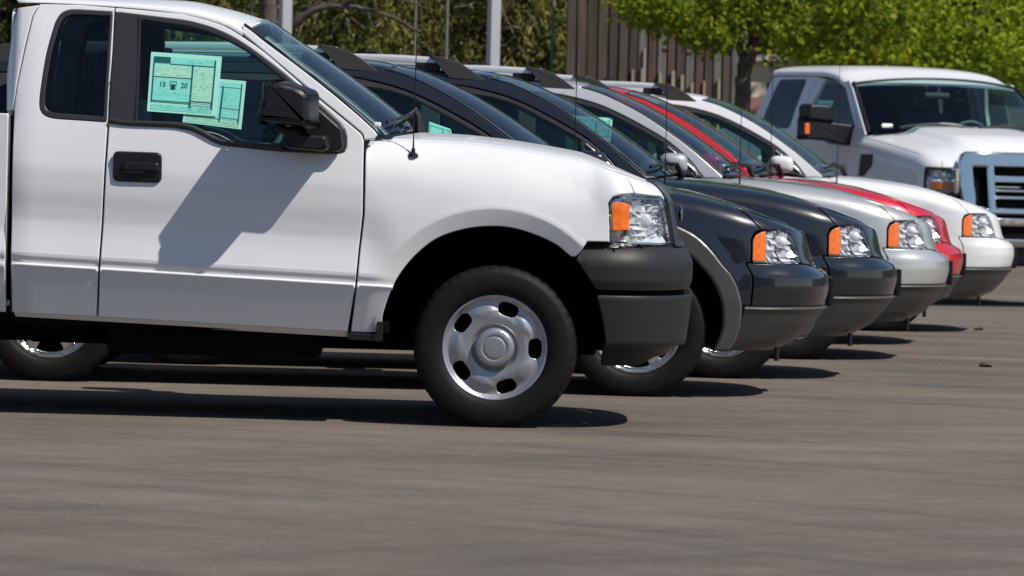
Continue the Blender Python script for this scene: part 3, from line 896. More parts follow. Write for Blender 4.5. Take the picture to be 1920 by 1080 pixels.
    rk = panel('rocker', [(-2.13, .452), (-.655, .406), (-.655, .378), (-2.13, .424)], lambda a, b: np.stack([a, -.868 + ((.45 - .0312 * (a + 2.13)) - b) * 1.1, b], -1), M['white'], t, step=.05, thick=.05); mir(rk)
    # roof, pillars, windshield
    xf = lambda s: -1.160 + .085 * math.cos(s * math.pi / 2)
    ss = np.linspace(-1, 1, 25)
    ro = [(-2.19 + .03 * abs(s) ** 3, s) for s in ss[::-1]] + [(xf(s), s) for s in ss]
    roof = panel('roof', ro, tk_roof, W, t, step=.05, thick=.012, out=(0, 0, 1))
    panel('headliner', [(-2.12, -.93), (-1.2, -.93), (-1.13, 0), (-1.2, .93), (-2.12, .93)], tk_roof, M['liner'], roof, step=.1, thick=0, rim=0, off=-.05, out=(0, 0, 1))
    wse = smooth_open([(-1.158, 1.749), (-1.110, 1.717), (-1.059, 1.678), (-.898, 1.564), (-.762, 1.463), (-.641, 1.367), (-.568, 1.304), (-.546, 1.280)], 5)
    seam_o = [(x + .004, z + .006) for x, z in seam if x > -1.24]
    apo = [(-1.160, 1.716)] + seam_o[12:] + [(-.560, 1.262)] + wse[::-1]
    ap = panel('a_pillar', apo, tk_cab, W, t, step=.02, thick=.02)
    panel('pillar_trim', [(-1.20, 1.72), (-1.16, 1.74), (-.90, 1.56), (-.56, 1.29), (-.60, 1.21), (-.66, 1.24), (-.75, 1.34), (-.95, 1.50), (-1.16, 1.66)], tk_cab, M['interior'], ap, step=.05, thick=0, rim=0, off=-.035); mir(ap)
    ws, wfn = ruled_glass('windshield', tk_cab, wse, (.085, .165), (.045, .030), M['glass_ws'], t)
    sealp = [tuple(wfn(np.array([a]), np.array([b]))[0] + np.array([.004, 0, .004])) for a, b in [(i / 20, .004) for i in range(21)]]
    tube('windshield_seal', sealp, .007, M['plastic'], ws, 6)
    dots = box('windshield_tag', tuple(wfn(np.array([.95]), np.array([.05]))[0] + np.array([-.01, .01, .01])), (.03, .05, .02), M['paper'], ws, .004)
    hr = lambda y: -.535 + .165 * (1 - (abs(y) / .80) ** 2)
    cowl = grid_surf('cowl', lambda a, b: np.stack([(-.60 + .165 * (1 - np.abs(2 * b - 1) ** 2)) * (1 - a) + (-.49 + .155 * (1 - np.abs(2 * b - 1) ** 2)) * a, .80 * (2 * b - 1), 1.262 + .034 * (1 - np.abs(2 * b - 1) ** 2.2) - .012 * a], -1), 4, 20, M['plastic'], t)
    P = [TK.F(np.array(float(u)), np.array(seamq(u, .93))) for u in np.linspace(-.56, um, 60)]
    right = [(p[0], p[1]) for p in P if p[0] > hr(p[1]) + .005]
    rear = [(hr(y), y) for y in np.linspace(right[0][1] * -1, right[0][1], 15)]
    hood = panel('hood', right + [(x, -y) for x, y in right[::-1]][1:] + rear[1:-1], TK.hood, W, t, step=.035, out=(0, 0, 1), thick=.02)
    # wipers
    wi = [tuple(wfn(np.array([.955 - .05 * k]), np.array([.06 + .42 * k]))[0] + np.array([.022, 0, .022])) for k in np.linspace(0, 1, 9)]
    wpr = tube('wiper', wi, .009, M['plastic'], t, 6)
    p0 = Vector(wi[5]); piv = Vector((-.385, -.16, 1.300))
    tube('wiper_arm', [p0, p0 + Vector((.03, .02, .028)), p0.lerp(piv, .45) + Vector((.02, 0, .045)), p0.lerp(piv, .8) + Vector((.01, 0, .03)), piv], [.008, .011, .014, .016, .018], M['plastic'], wpr, 8)
    wi2 = [tuple(wfn(np.array([.955 - .05 * k]), np.array([.50 + .40 * k]))[0] + np.array([.022, 0, .022])) for k in np.linspace(0, 1, 9)]
    wp2 = tube('wiper', wi2, .009, M['plastic'], t, 6)
    p0 = Vector(wi2[5]); piv = Vector((-.37, .30, 1.300))
    tube('wiper_arm', [p0, p0.lerp(piv, .45) + Vector((.02, 0, .045)), piv], [.008, .014, .018], M['plastic'], wp2, 8)
    # antenna on the fender
    ab = TK.F(np.array(-.386), np.array(1.15)); ab = Vector(ab)
    an = lathe('antenna', [(.0, .03), (.008, .03), (.010, .012), (.022, .004), (.024, -.006), (.0, -.006)], M['plastic'], t, 20)
    an.matrix_local = Matrix.Translation(ab) @ Matrix.Rotation(R(90), 4, 'X') @ Matrix.Rotation(0, 4, 'Z')
    tube('antenna_mast', [ab + Vector((0, 0, .02)), ab + Vector((.0, 0, .08)), ab + Vector((.004, 0, .78))], [.005, .0026, .0016], M['plastic'], t, 6)
    # mirror
    mp = rnd([(-.985, 1.505), (-.915, 1.500), (-.835, 1.475), (-.800, 1.452), (-.792, 1.300), (-.985, 1.312), (-1.040, 1.318), (-1.030, 1.40)], .02)
    sm = prism('side_mirror', mp, -.985, -1.210, M['plastic'], t, taper=.90, bevel=.026, seg=3, sweep=-.035)
    prism('mirror_arm', rnd([(-.960, 1.308), (-.88, 1.306), (-.88, 1.276), (-.755, 1.268), (-.742, 1.215), (-.77, 1.195), (-.93, 1.205), (-.965, 1.222)], .014), -.935, -1.075, M['plastic'], sm, taper=.88, bevel=.012)
    prism('mirror_base', rnd([(-.905, 1.44), (-.80, 1.385), (-.700, 1.300), (-.689, 1.215), (-.72, 1.196), (-.93, 1.204)], .02), -.915, -.962, M['plastic'], sm, taper=.96, bevel=.010)
    box('mirror_glass', (-1.036, -1.10, 1.41), (.008, .19, .16), M['chrome'], sm, .003)
    tube('mirror_hinge', [(-.985, -1.07, 1.305), (-.930, -1.07, 1.278)], .020, M['plastic'], sm, 10)
    mir(sm)
    # bed
    Fbed = lambda a, b: np.stack([a, -(.945 - np.where(b - tk_zc(a) < .15, tk_inset(np.minimum(a, -1), b), tk_inset(np.minimum(a, -1), tk_zc(a) + .15))), b], -1)
    ar = [(-3.205 + .47 * math.cos(R(a)), .42 + .47 * math.sin(R(a))) for a in range(0, 181, 9)]
    bed = panel('bed_side', [(-2.168, .452), (-2.172, 1.329)] + [(-4.15, 1.375), (-4.16, .52), (-3.69, .50)] + ar[::-1] + [(-2.72, .46)], Fbed, W, t, step=.035, lines=crs(-2.7, -2.21), thick=.03); mir(bed)
    box('bed_floor', (-3.18, 0, .72), (1.9, 1.7, .04), M['black'], t)
    box('bed_front', (-2.235, 0, 1.0), (.03, 1.72, .62), W, t)
    tg = box('tailgate', (-4.15, 0, .98), (.05, 1.62, .78), W, t, .02)
    box('tailgate_handle', (-4.18, 0, 1.22), (.02, .22, .08), M['plastic'], tg)
    box('rear_bumper', (-4.22, 0, .60), (.14, 1.85, .20), M['chrome'], t, .03)
    for y in (-.90, .90): box('tail_lamp', (-4.155, y, 1.02), (.05, .09, .48), M['red'], t, .01)
    for y in (-.47, .47): box('frame_rail', (-1.85, y, .375), (4.6, .09, .12), M['black'], t, .01)
    box('floor_pan', (-1.35, 0, .425), (1.75, 1.70, .05), M['black'], t)
    fu = box('fuel_tank', (-1.25, -.66, .355), (.95, .30, .15), M['black'], t, .03); box('battery_tray', (-2.3, -.60, .40), (1.0, .25, .10), M['black'], t, .02); box('fuel_tank', (-1.55, .60, .35), (1.3, .34, .16), M['black'], t, .03)
    box('engine_block', (.15, 0, .66), (1.15, .86, .62), M['black'], t, .03)
    box('radiator', (.62, 0, .68), (.05, 1.3, .62), M['black'], t, .01)
    box('axle_beam', (0, 0, .30), (.12, 1.4, .10), M['black'], t, .02)
    box('axle_beam', (-3.205, 0, .36), (.14, 1.4, .14), M['black'], t, .03)
    sg = prism('splash_guard', rnd([(-.655, .402), (-.53, .398), (-.525, .455), (-.500, .455), (-.500, .365), (-.655, .372)], .006), -.83, -.90, M['plastic'], t, 1, .004); mir(sg)
    for x, z in ((-.02, .405), (-3.205, .42)):
        l = liner(t, x, z, .52, -.905, -.52); mir(l)
    # cabin
    bm = bmesh.new()
    for y in (-.80, .80): add_box(bm, (-1.35, y, .83), (1.62, .05, .80), .01)
    add_box(bm, (-.60, 0, .95), (.12, 1.55, .62), .05); add_box(bm, (-2.13, 0, .95), (.05, 1.5, .86), .01); add_box(bm, (-1.35, 0, .46), (1.6, 1.6, .03))
    from_bm('cabin_tub', bm, M['interior'], t)
    add = prism('dashboard', rnd([(-.95, .85), (-.97, 1.12), (-.86, 1.19), (-.60, 1.215), (-.56, .85)], .04), -.76, .76, M['interior'], t, 1, .01)
    seat(t, -1.42, -.42, .60, .80, .60); seat(t, -1.42, .42, .60, .80, .60); seat(t, -1.42, 0, .22, .80, .5, False)
    steering(t, -1.08, .40, 1.17)
    wheel(t, 0, -.80, .353, 'steel', R(-2.)); wheel(t, 0, -.80, .353, 'steel', R(-2.), True)
    wheel(t, -3.205, -.80, .353, 'steel'); wheel(t, -3.205, -.80, .353, 'steel', 0, True)
    return t

# ---------------------------------------------------------------- the five wagons
def make_wagon():
    t = thing('station_wagon', 'x', 'station wagon', (0, 0, 0))
    P, C_ = M['dark'], M['cladding']
    um = SV.umax
    pX = lambda u: float(SV.plan(np.array(float(u)))[0])
    seamq = lambda u, k=.90: float(SV.zs(pX(u))) + SV.QL * k
    arc = lambda r, a0, a1, n, x=0.: [(x + r * math.cos(R(a)), .355 + r * math.sin(R(a))) for a in np.linspace(a0, a1, n)]
    # fender, flare, bumper
    fo = [(-.60, .475)] + [(-.60, z) for z in (.7, .9, 1.05)] + [(u, seamq(u)) for u in np.linspace(-.595, .585, 22)] + [(.700, .862), (.651, .842), (.624, .808), (.609, .70), (.606, .692), (.578, .692), (.578, .475), (.537, .475)] + arc(.548, 13.5, 166.5, 26)[:]
    fn = panel('fender', fo, SV.F, P, t, step=.034, thick=.02); mir(fn)
    fp = [(.535, .240)] + arc(.545, 0, 180, 30) + [(-.545, .240), (-.445, .240)] + arc(.445, 180, 0, 26) + [(.428, .240)]
    fc = panel('wheel_flare', fp, SVF.F, M['flare'], t, step=.03, thick=.04, off=.006, rim=.016, drop=.010); mir(fc)
    hl = rnd([(.616, .694), (.631, .805), (.657, .835), (.705, .851), (.80, .868), (.925, .886), (.985, .793), (1.012, .693)], .012)
    h = panel('headlight', hl, SV.F, M['lens'], t, step=.035, thick=.02, rim=.004)
    hr_ = [(.704, .694), (.736, .853), (.80, .868), (.925, .886), (.985, .793), (1.012, .693)]
    panel('lamp_housing', hr_, SV.F, M['rail'], h, step=.05, thick=0, rim=0, off=-.045)
    facets('reflector', hr_, SV.F, (8, 6), M['reflector'], h, -.030, .009, 5)
    am = rnd([(.622, .699), (.637, .803), (.662, .830), (.707, .846), (.733, .849), (.703, .698)], .008)
    panel('amber_lens', am, SV.F, M['amber'], h, step=.035, thick=.004, rim=.003, drop=.002, off=.002)
    tube('lamp_divider', [tuple(offF(SV.F, -.006)(np.array([a]), np.array([b]))[0]) for a, b in ((.704, .697), (.720, .775), (.736, .851))], .004, M['chrome'], h, 6)
    c = offF(SV.F, -.020)(np.array([.86]), np.array([.80]))[0]
    bm = bmesh.new(); bmesh.ops.create_uvsphere(bm, u_segments=16, v_segments=8, radius=.038, matrix=Matrix.Translation(c) @ Matrix.Diagonal((1, .6, .8, 1)))
    from_bm('bulb_bowl', bm, M['reflector'], h, angle=180)
    tube('lamp_sill', [tuple(offF(SV.F, -.004)(np.array([a]), np.array([.696]))[0]) for a in np.linspace(.625, 1.005, 12)], .004, M['chrome'], h, 6)
    mir(h)
    hp = panel('header_panel', rnd([(.934, .890), (um, .890), (um, .872), (1.30, .868), (1.29, .78), (1.31, .695), (um, .69), (um, .668), (1.33, .668), (1.022, .690), (.995, .793)], [0, 0, 0, .02, 0, .02, 0, 0, 0, 0, 0]), SV.F, P, t, step=.03, thick=.03, out=(1, 0, 0)); mir(hp)
    gb = panel('grille_backing', [(1.26, .68), (um, .68), (um, .875), (1.26, .875)], SV.F, M['black'], t, step=.05, thick=0, rim=0, off=-.06, out=(1, 0, 0)); mir(gb)
    for z in (.73, .78, .83):
        g = panel('grille_bar', [(1.295, z - .010), (um, z - .010), (um, z + .010), (1.295, z + .010)], SV.F, M['chrome'], t, step=.04, thick=.03, off=-.012, out=(1, 0, 0)); mir(g)
    ht = panel('hood_lip', [(.706, .862), (.80, .877), (.925, .895), (um, .895), (um, seamq(um)), (1.2, seamq(1.2)), (1.0, seamq(1.0)), (.8, seamq(.8)), (.62, seamq(.62))], SV.F, P, t, step=.03, thick=.02); mir(ht)
    bp = panel('bumper', rnd([(.586, .686), (1.05, .683), (1.29, .662), (um, .662), (um, .540), (1.39, .540), (1.36, .474), (.586, .474)], [0, 0, .02, 0, 0, .02, .02, 0]), SV.F, P, t, step=.030, thick=.03)
    lw = [(.550, .470), (1.35, .470), (1.405, .40), (1.405, .30), (um, .30), (um, .248), (1.10, .240), (.550, .240)]
    panel('bumper_lower', rnd(lw, [0, .03, .03, .02, 0, 0, .05, 0]), SV.F, C_, bp, step=.028, thick=.03, lines=[[(.55, z), (1.3, z)] for z in (.455, .462, .468)])
    panel('lower_intake', [(1.28, .29), (um, .29), (um, .545), (1.28, .545)], SV.F, M['black'], bp, step=.05, thick=0, rim=0, off=-.05)
    for z in (.36, .42, .48): panel('intake_bar', [(1.31, z - .008), (um, z - .008), (um, z + .008), (1.31, z + .008)], SV.F, C_, bp, step=.04, thick=.02, off=-.01, out=(1, 0, 0))
    fg = rnd([(1.285, .297), (1.335, .287), (1.368, .362), (1.322, .356)], .01)
    panel('fog_lamp', fg, SV.F, M['chrome'], bp, step=.02, thick=.01, off=.003, rim=.004)
    panel('fog_recess', rnd([(1.25, .282), (1.36, .275), (1.392, .388), (1.29, .378)], .012), SV.F, M['plastic'], bp, [fg], step=.02, thick=.01, off=.002)
    mir(bp)
    box('plate_bracket', (1.020, 0, .535), (.03, .32, .150), M['plastic'], t, .006)
    tube('tow_strap', [(.72, -.66, .26), (.72, -.66, .19)], .010, M['plastic'], t, 6, 1.3)
    # hood, cowl
    hr = lambda y: -.40 + .15 * (1 - (abs(y) / .75) ** 2)
    Q = [SV.F(np.array(float(u)), np.array(seamq(u, .93))) for u in np.linspace(-.45, um, 60)]
    right = [(p[0], p[1]) for p in Q if p[0] > hr(p[1]) + .005]
    rear = [(hr(y), y) for y in np.linspace(-right[0][1], right[0][1], 13)]
    panel('hood', right + [(x, -y) for x, y in right[::-1]][1:] + rear[1:-1], SV.hood, P, t, step=.04, out=(0, 0, 1), thick=.02)
    # greenhouse
    seal = smooth_open([(-1.585, 1.581), (-1.435, 1.566), (-1.262, 1.529), (-1.134, 1.485), (-.977, 1.411), (-.803, 1.315), (-.702, 1.240), (-.629, 1.172), (-.560, 1.086)], 4)
    wse = smooth_open([(-1.315, 1.618), (-1.194, 1.585), (-1.082, 1.538), (-.972, 1.484), (-.859, 1.417), (-.747, 1.341), (-.630, 1.256), (-.520, 1.165), (-.445, 1.100)], 4)
    top = [(x, float(sv_seam(x))) for x in np.linspace(-3.60, -1.40, 20)]
    bel = [(-.555, 1.083), (-.82, 1.090), (-1.62, 1.115), (-2.6, 1.165), (-3.45, 1.25)]
    dlo_top = [(x, float(sv_seam(x)) - .060) for x in np.linspace(-3.40, -1.70, 14)]
    dlo = [(-3.47, 1.275)] + dlo_top + seal + bel[1:]
    dlo = dlo[:-1] + [(-3.44, 1.245)]
    g1 = smooth_open([(-1.585, 1.545), (-1.467, 1.532), (-1.323, 1.518), (-1.183, 1.482), (-1.055, 1.424), (-.898, 1.342), (-.805, 1.292)], 4) + [(-.797, 1.222), (-.793, 1.112), (-1.585, 1.137)]
    g2 = rnd([(-1.69, 1.14), (-1.69, 1.545), (-2.48, 1.548), (-2.58, 1.48), (-2.56, 1.187)], .04)
    g3 = rnd([(-2.68, 1.195), (-2.66, 1.53), (-3.25, 1.495), (-3.36, 1.30), (-3.32, 1.245)], .05)
    wt = panel('window_surround', dlo, sv_side, M['satin'], t, [g1, g2, g3], step=.05, thick=.02, off=.001)
    for g, mt in ((g1, M['glass_side']), (g2, M['glass_dark']), (g3, M['glass_dark'])):
        panel('window_glass', g, sv_side, mt, wt, step=.10, thick=0, rim=0, off=-.006)
    tube('sail_trim', [tuple(offF(sv_side, .006)(np.array([x]), np.array([z]))[0]) for x, z in smooth_open([(-.775, 1.268), (-.68, 1.190), (-.61, 1.128), (-.598, 1.100)], 4)], .006, M['rail'], wt, 6)
    mir(wt)
    bod_top = [(x + .004, z + .007) for x, z in seal]
    ap = panel('a_pillar', [(-1.40, 1.620)] + wse + [(-.440, 1.090), (-.548, 1.090)] + bod_top[::-1][:-4] , sv_side, P, t, step=.03, thick=.02)
    panel('pillar_trim', [(-1.40, 1.60), (-1.30, 1.61), (-1.08, 1.53), (-.86, 1.41), (-.63, 1.25), (-.45, 1.10), (-.55, 1.09), (-.70, 1.22), (-.98, 1.40), (-1.26, 1.52), (-1.40, 1.55)], sv_side, M['interior'], ap, step=.06, thick=0, rim=0, off=-.03); mir(ap)
    cr = [(-3.62, float(sv_seam(-3.62)))] + [p for p in top if p[0] > -3.6] + [(-1.40, 1.618)] + [p for p in bod_top if p[0] < -1.40][::-1] + [(x, z + .006) for x, z in dlo_top[::-1]] + [(-3.45, 1.49), (-3.50, 1.28), (-3.64, 1.3)]
    rs = panel('roof_side', cr, sv_side, P, t, step=.04, thick=.02); mir(rs)
    z_b = lambda x: float(np.interp(x, [-3.45, -2.6, -1.62, -.82, -.555], [1.25, 1.165, 1.115, 1.090, 1.083])) - .005
    fd = panel('front_door', rnd([(-.606, .48), (-.606, z_b(-.6))] + [(x, z_b(x)) for x in (-.9, -1.2, -1.5)] + [(-1.63, z_b(-1.63)), (-1.63, .48)], 0), sv_side, P, t, step=.05, thick=.03)
    yh = -float(sv_side(np.array([-1.52]), np.array([.98]))[0, 1])
    prism('handle', rnd([(-1.58, 1.0), (-1.42, .995), (-1.42, .96), (-1.58, .965)], .012), -yh + .002, -yh - .035, P, fd, .9, .008); mir(fd)
    ra = arc(.55, 13, 90, 12, -2.957)
    rd = panel('rear_door', [(-1.638, .48), (-1.638, z_b(-1.64)), (-2.1, z_b(-2.1)), (-2.60, z_b(-2.6)), (-2.62, .76)] + [p for p in arc(.55, 45, 13, 9, -2.957)] + [(-2.41, .48)], sv_side, P, t, step=.05, thick=.03); mir(rd)
    qp = panel('quarter_panel', [(-2.61, z_b(-2.61)), (-3.0, z_b(-3.0)), (-3.43, z_b(-3.43)), (-3.51, 1.26), (-3.66, 1.30), (-3.86, .95), (-3.86, .48), (-3.495, .48)] + arc(.55, 166, 52, 22, -2.957) + [(-2.63, .80)], sv_side, P, t, step=.05, thick=.03); mir(qp)
    rf = [(-2.957 + .545 * math.cos(R(a)), .355 + .545 * math.sin(R(a))) for a in range(0, 181, 8)] + [(-3.502, .24), (-3.402, .24)] + [(-2.957 + .445 * math.cos(R(a)), .355 + .445 * math.sin(R(a))) for a in range(180, -1, -9)] + [(-2.512, .24), (-2.412, .24)]
    w2 = panel('wheel_flare', rf, sv_side, M['flare'], t, step=.05, thick=.04, off=.010, rim=.016, drop=.010); mir(w2)
    rk = panel('rocker', [(-.555, .24), (-.555, .472), (-2.405, .472), (-2.405, .24)], sv_side, C_, t, step=.06, thick=.04); mir(rk)
    r2 = panel('bumper_rear', [(-3.51, .26), (-3.51, .472), (-3.88, .472), (-3.86, .28)], sv_side, C_, t, step=.06, thick=.04); mir(r2)
    tgf = lambda a, b: np.stack([-3.90 + np.clip(b - 1.0, 0, 1) * .42 + .05 * (a / .75) ** 2, a, b], -1)
    tg = panel('tailgate', rnd([(-.78, .50), (.78, .50), (.74, 1.1), (.62, 1.58), (-.62, 1.58), (-.74, 1.1)], .04), tgf, P, t, [rnd([(-.62, 1.12), (.62, 1.12), (.54, 1.50), (-.54, 1.50)], .05)], step=.08, out=(-1, 0, 0))
    panel('rear_glass', rnd([(-.62, 1.12), (.62, 1.12), (.54, 1.50), (-.54, 1.50)], .05), tgf, M['glass_dark'], tg, step=.2, thick=0, rim=0, off=-.004, out=(-1, 0, 0))
    box('bumper_back', (-3.92, 0, .42), (.10, 1.60, .24), C_, t, .03)
    for y in (-.80, .80): box('tail_lamp', (-3.74, y, 1.0), (.16, .06, .34), M['red'], t, .02)
    ss = np.linspace(-1, 1, 21)
    xf = lambda s: -1.318 + .075 * math.cos(s * math.pi / 2)
    roof = panel('roof', [(-3.60 + .06 * abs(s) ** 3, s) for s in ss[::-1]] + [(xf(s), s) for s in ss], sv_roof, P, t, step=.06, out=(0, 0, 1))
    panel('headliner', [(-3.5, -.93), (-1.4, -.93), (-1.32, 0), (-1.4, .93), (-3.5, .93)], sv_roof, M['liner'], roof, step=.15, thick=0, rim=0, off=-.05, out=(0, 0, 1))
    ws, wfn = ruled_glass('windshield', sv_side, wse, (.075, .19), (.035, .012), M['glass_ws'], t)
    tube('windshield_seal', [tuple(wfn(np.array([i / 20]), np.array([.004]))[0] + np.array([.003, 0, .003])) for i in range(21)], .006, M['plastic'], ws, 6)
    grid_surf('cowl', lambda a, b: np.stack([(-.49 + .19 * (1 - np.abs(2 * b - 1) ** 2)) * (1 - a) + (-.36 + .15 * (1 - np.abs(2 * b - 1) ** 2)) * a, .78 * (2 * b - 1), 1.075 + .022 * (1 - np.abs(2 * b - 1) ** 2) - .012 * a], -1), 4, 16, M['plastic'], t)
    for b0, pv in ((.06, (-.22, -.14, 1.10)), (.48, (-.20, .30, 1.10))):
        wi = [tuple(wfn(np.array([.955 - .04 * k]), np.array([b0 + .40 * k]))[0] + np.array([.02, 0, .02])) for k in np.linspace(0, 1, 8)]
        wp = tube('wiper', wi, .010, M['plastic'], t, 6)
        tube('wiper_arm', [Vector(wi[4]), Vector(wi[4]).lerp(Vector(pv), .5) + Vector((.02, 0, .03)), Vector(pv)], [.008, .014, .018], M['plastic'], wp, 6)
    # rails
    def rail_path(x): return (x, -.62, float(sv_roof(np.array([x]), np.array([-.62]))[0, 2]))
    cap = rnd([(-1.650, 1.738), (-1.575, 1.730), (-1.485, 1.704), (-1.415, 1.660), (-1.348, 1.612), (-1.345, 1.602), (-1.54, 1.615)], .006, 3)
    bm = bmesh.new()
    pr = [(-3.20, 1.690), (-3.0, 1.706), (-2.4, 1.722), (-1.9, 1.728), (-1.55, 1.716)]
    pts = smooth_open(pr, 4)
    A = []
    for x, z in pts:
        A.append([bm.verts.new((x, y, z + dz)) for y, dz in ((-.665, -.030), (-.668, -.004), (-.655, .010), (-.628, .010), (-.618, -.004), (-.62, -.030))])
    for a_, b_ in zip(A, A[1:]):
        for k in range(6): bm.faces.new([a_[k], a_[(k + 1) % 6], b_[(k + 1) % 6], b_[k]])
    bmesh.ops.recalc_face_normals(bm, faces=bm.faces)
    rl = from_bm('roof_rail', bm, M['rail'], t, angle=50)
    prism('rail_cap', cap, -.615, -.690, M['cap'], rl, .985, .003)
    prism('rail_cap', rnd([(-3.20, 1.705), (-3.30, 1.69), (-3.42, 1.62), (-3.45, 1.585), (-3.15, 1.61)], .006, 3), -.615, -.690, M['cap'], rl, .985, .003)
    box('rail_foot', (-1.66, -.645, 1.672), (.14, .045, .06), M['plastic'], rl, .01)
    box('rail_foot', (-2.45, -.645, 1.675), (.12, .045, .06), M['plastic'], rl, .01)
    mir(rl)
    for x in (-1.98, -2.75): box('roof_crossbar', (x, 0, 1.752), (.07, 1.20, .022), M['plastic_grey'], t, .008)
    # mirror, antenna
    sm = superq('side_mirror', (-.745, -1.055, 1.172), (.085, .098, .062), P, t, .62)
    prism('mirror_arm', rnd([(-.80, 1.118), (-.62, 1.118), (-.60, 1.085), (-.78, 1.080)], .01), -.86, -1.06, M['plastic'], sm, .9, .01)
    box('mirror_glass', (-.828, -1.05, 1.165), (.010, .145, .10), M['chrome'], sm, .004); mir(sm)
    ab = Vector(SV.F(np.array(-.335), np.array(seamq(-.335, .5))))
    tube('antenna_mast', [ab, ab + Vector((0, 0, .10)), ab + Vector((-.002, 0, .84))], [.006, .0027, .0018], M['plastic'], t, 6)
    # cabin, underside
    bm = bmesh.new()
    for y in (-.78, .78): add_box(bm, (-2.05, y, .74), (2.9, .05, .70), .01)
    add_box(bm, (-2.0, 0, .42), (3.0, 1.6, .04)); add_box(bm, (-.60, 0, .85), (.10, 1.5, .46), .05)
    from_bm('cabin_tub', bm, M['interior'], t)
    prism('dashboard', rnd([(-1.0, .75), (-1.02, 1.0), (-.90, 1.075), (-.62, 1.090), (-.58, .75)], .05), -.73, .73, M['interior'], t, 1, .01)
    for y in (-.38, .38): seat(t, -1.55, y, .52, .66, .62)
    for y in (-.38, .38): seat(t, -2.55, y, .56, .68, .60)
    steering(t, -1.15, .38, 1.03)
    box('engine_block', (.15, 0, .58), (1.0, .82, .58), M['black'], t, .03); box('radiator', (.70, 0, .55), (.05, 1.2, .50), M['black'], t, .01)
    box('floor_pan', (-1.6, 0, .30), (4.2, 1.45, .10), M['black'], t, .02)
    for x in (0, -2.957):
        l = liner(t, x, .355, .475, -.86, -.50); mir(l)
    for x in (0, -2.957):
        wheel(t, x, -.775, .345, 'alloy'); wheel(t, x, -.775, .345, 'alloy', 0, True)
    return t

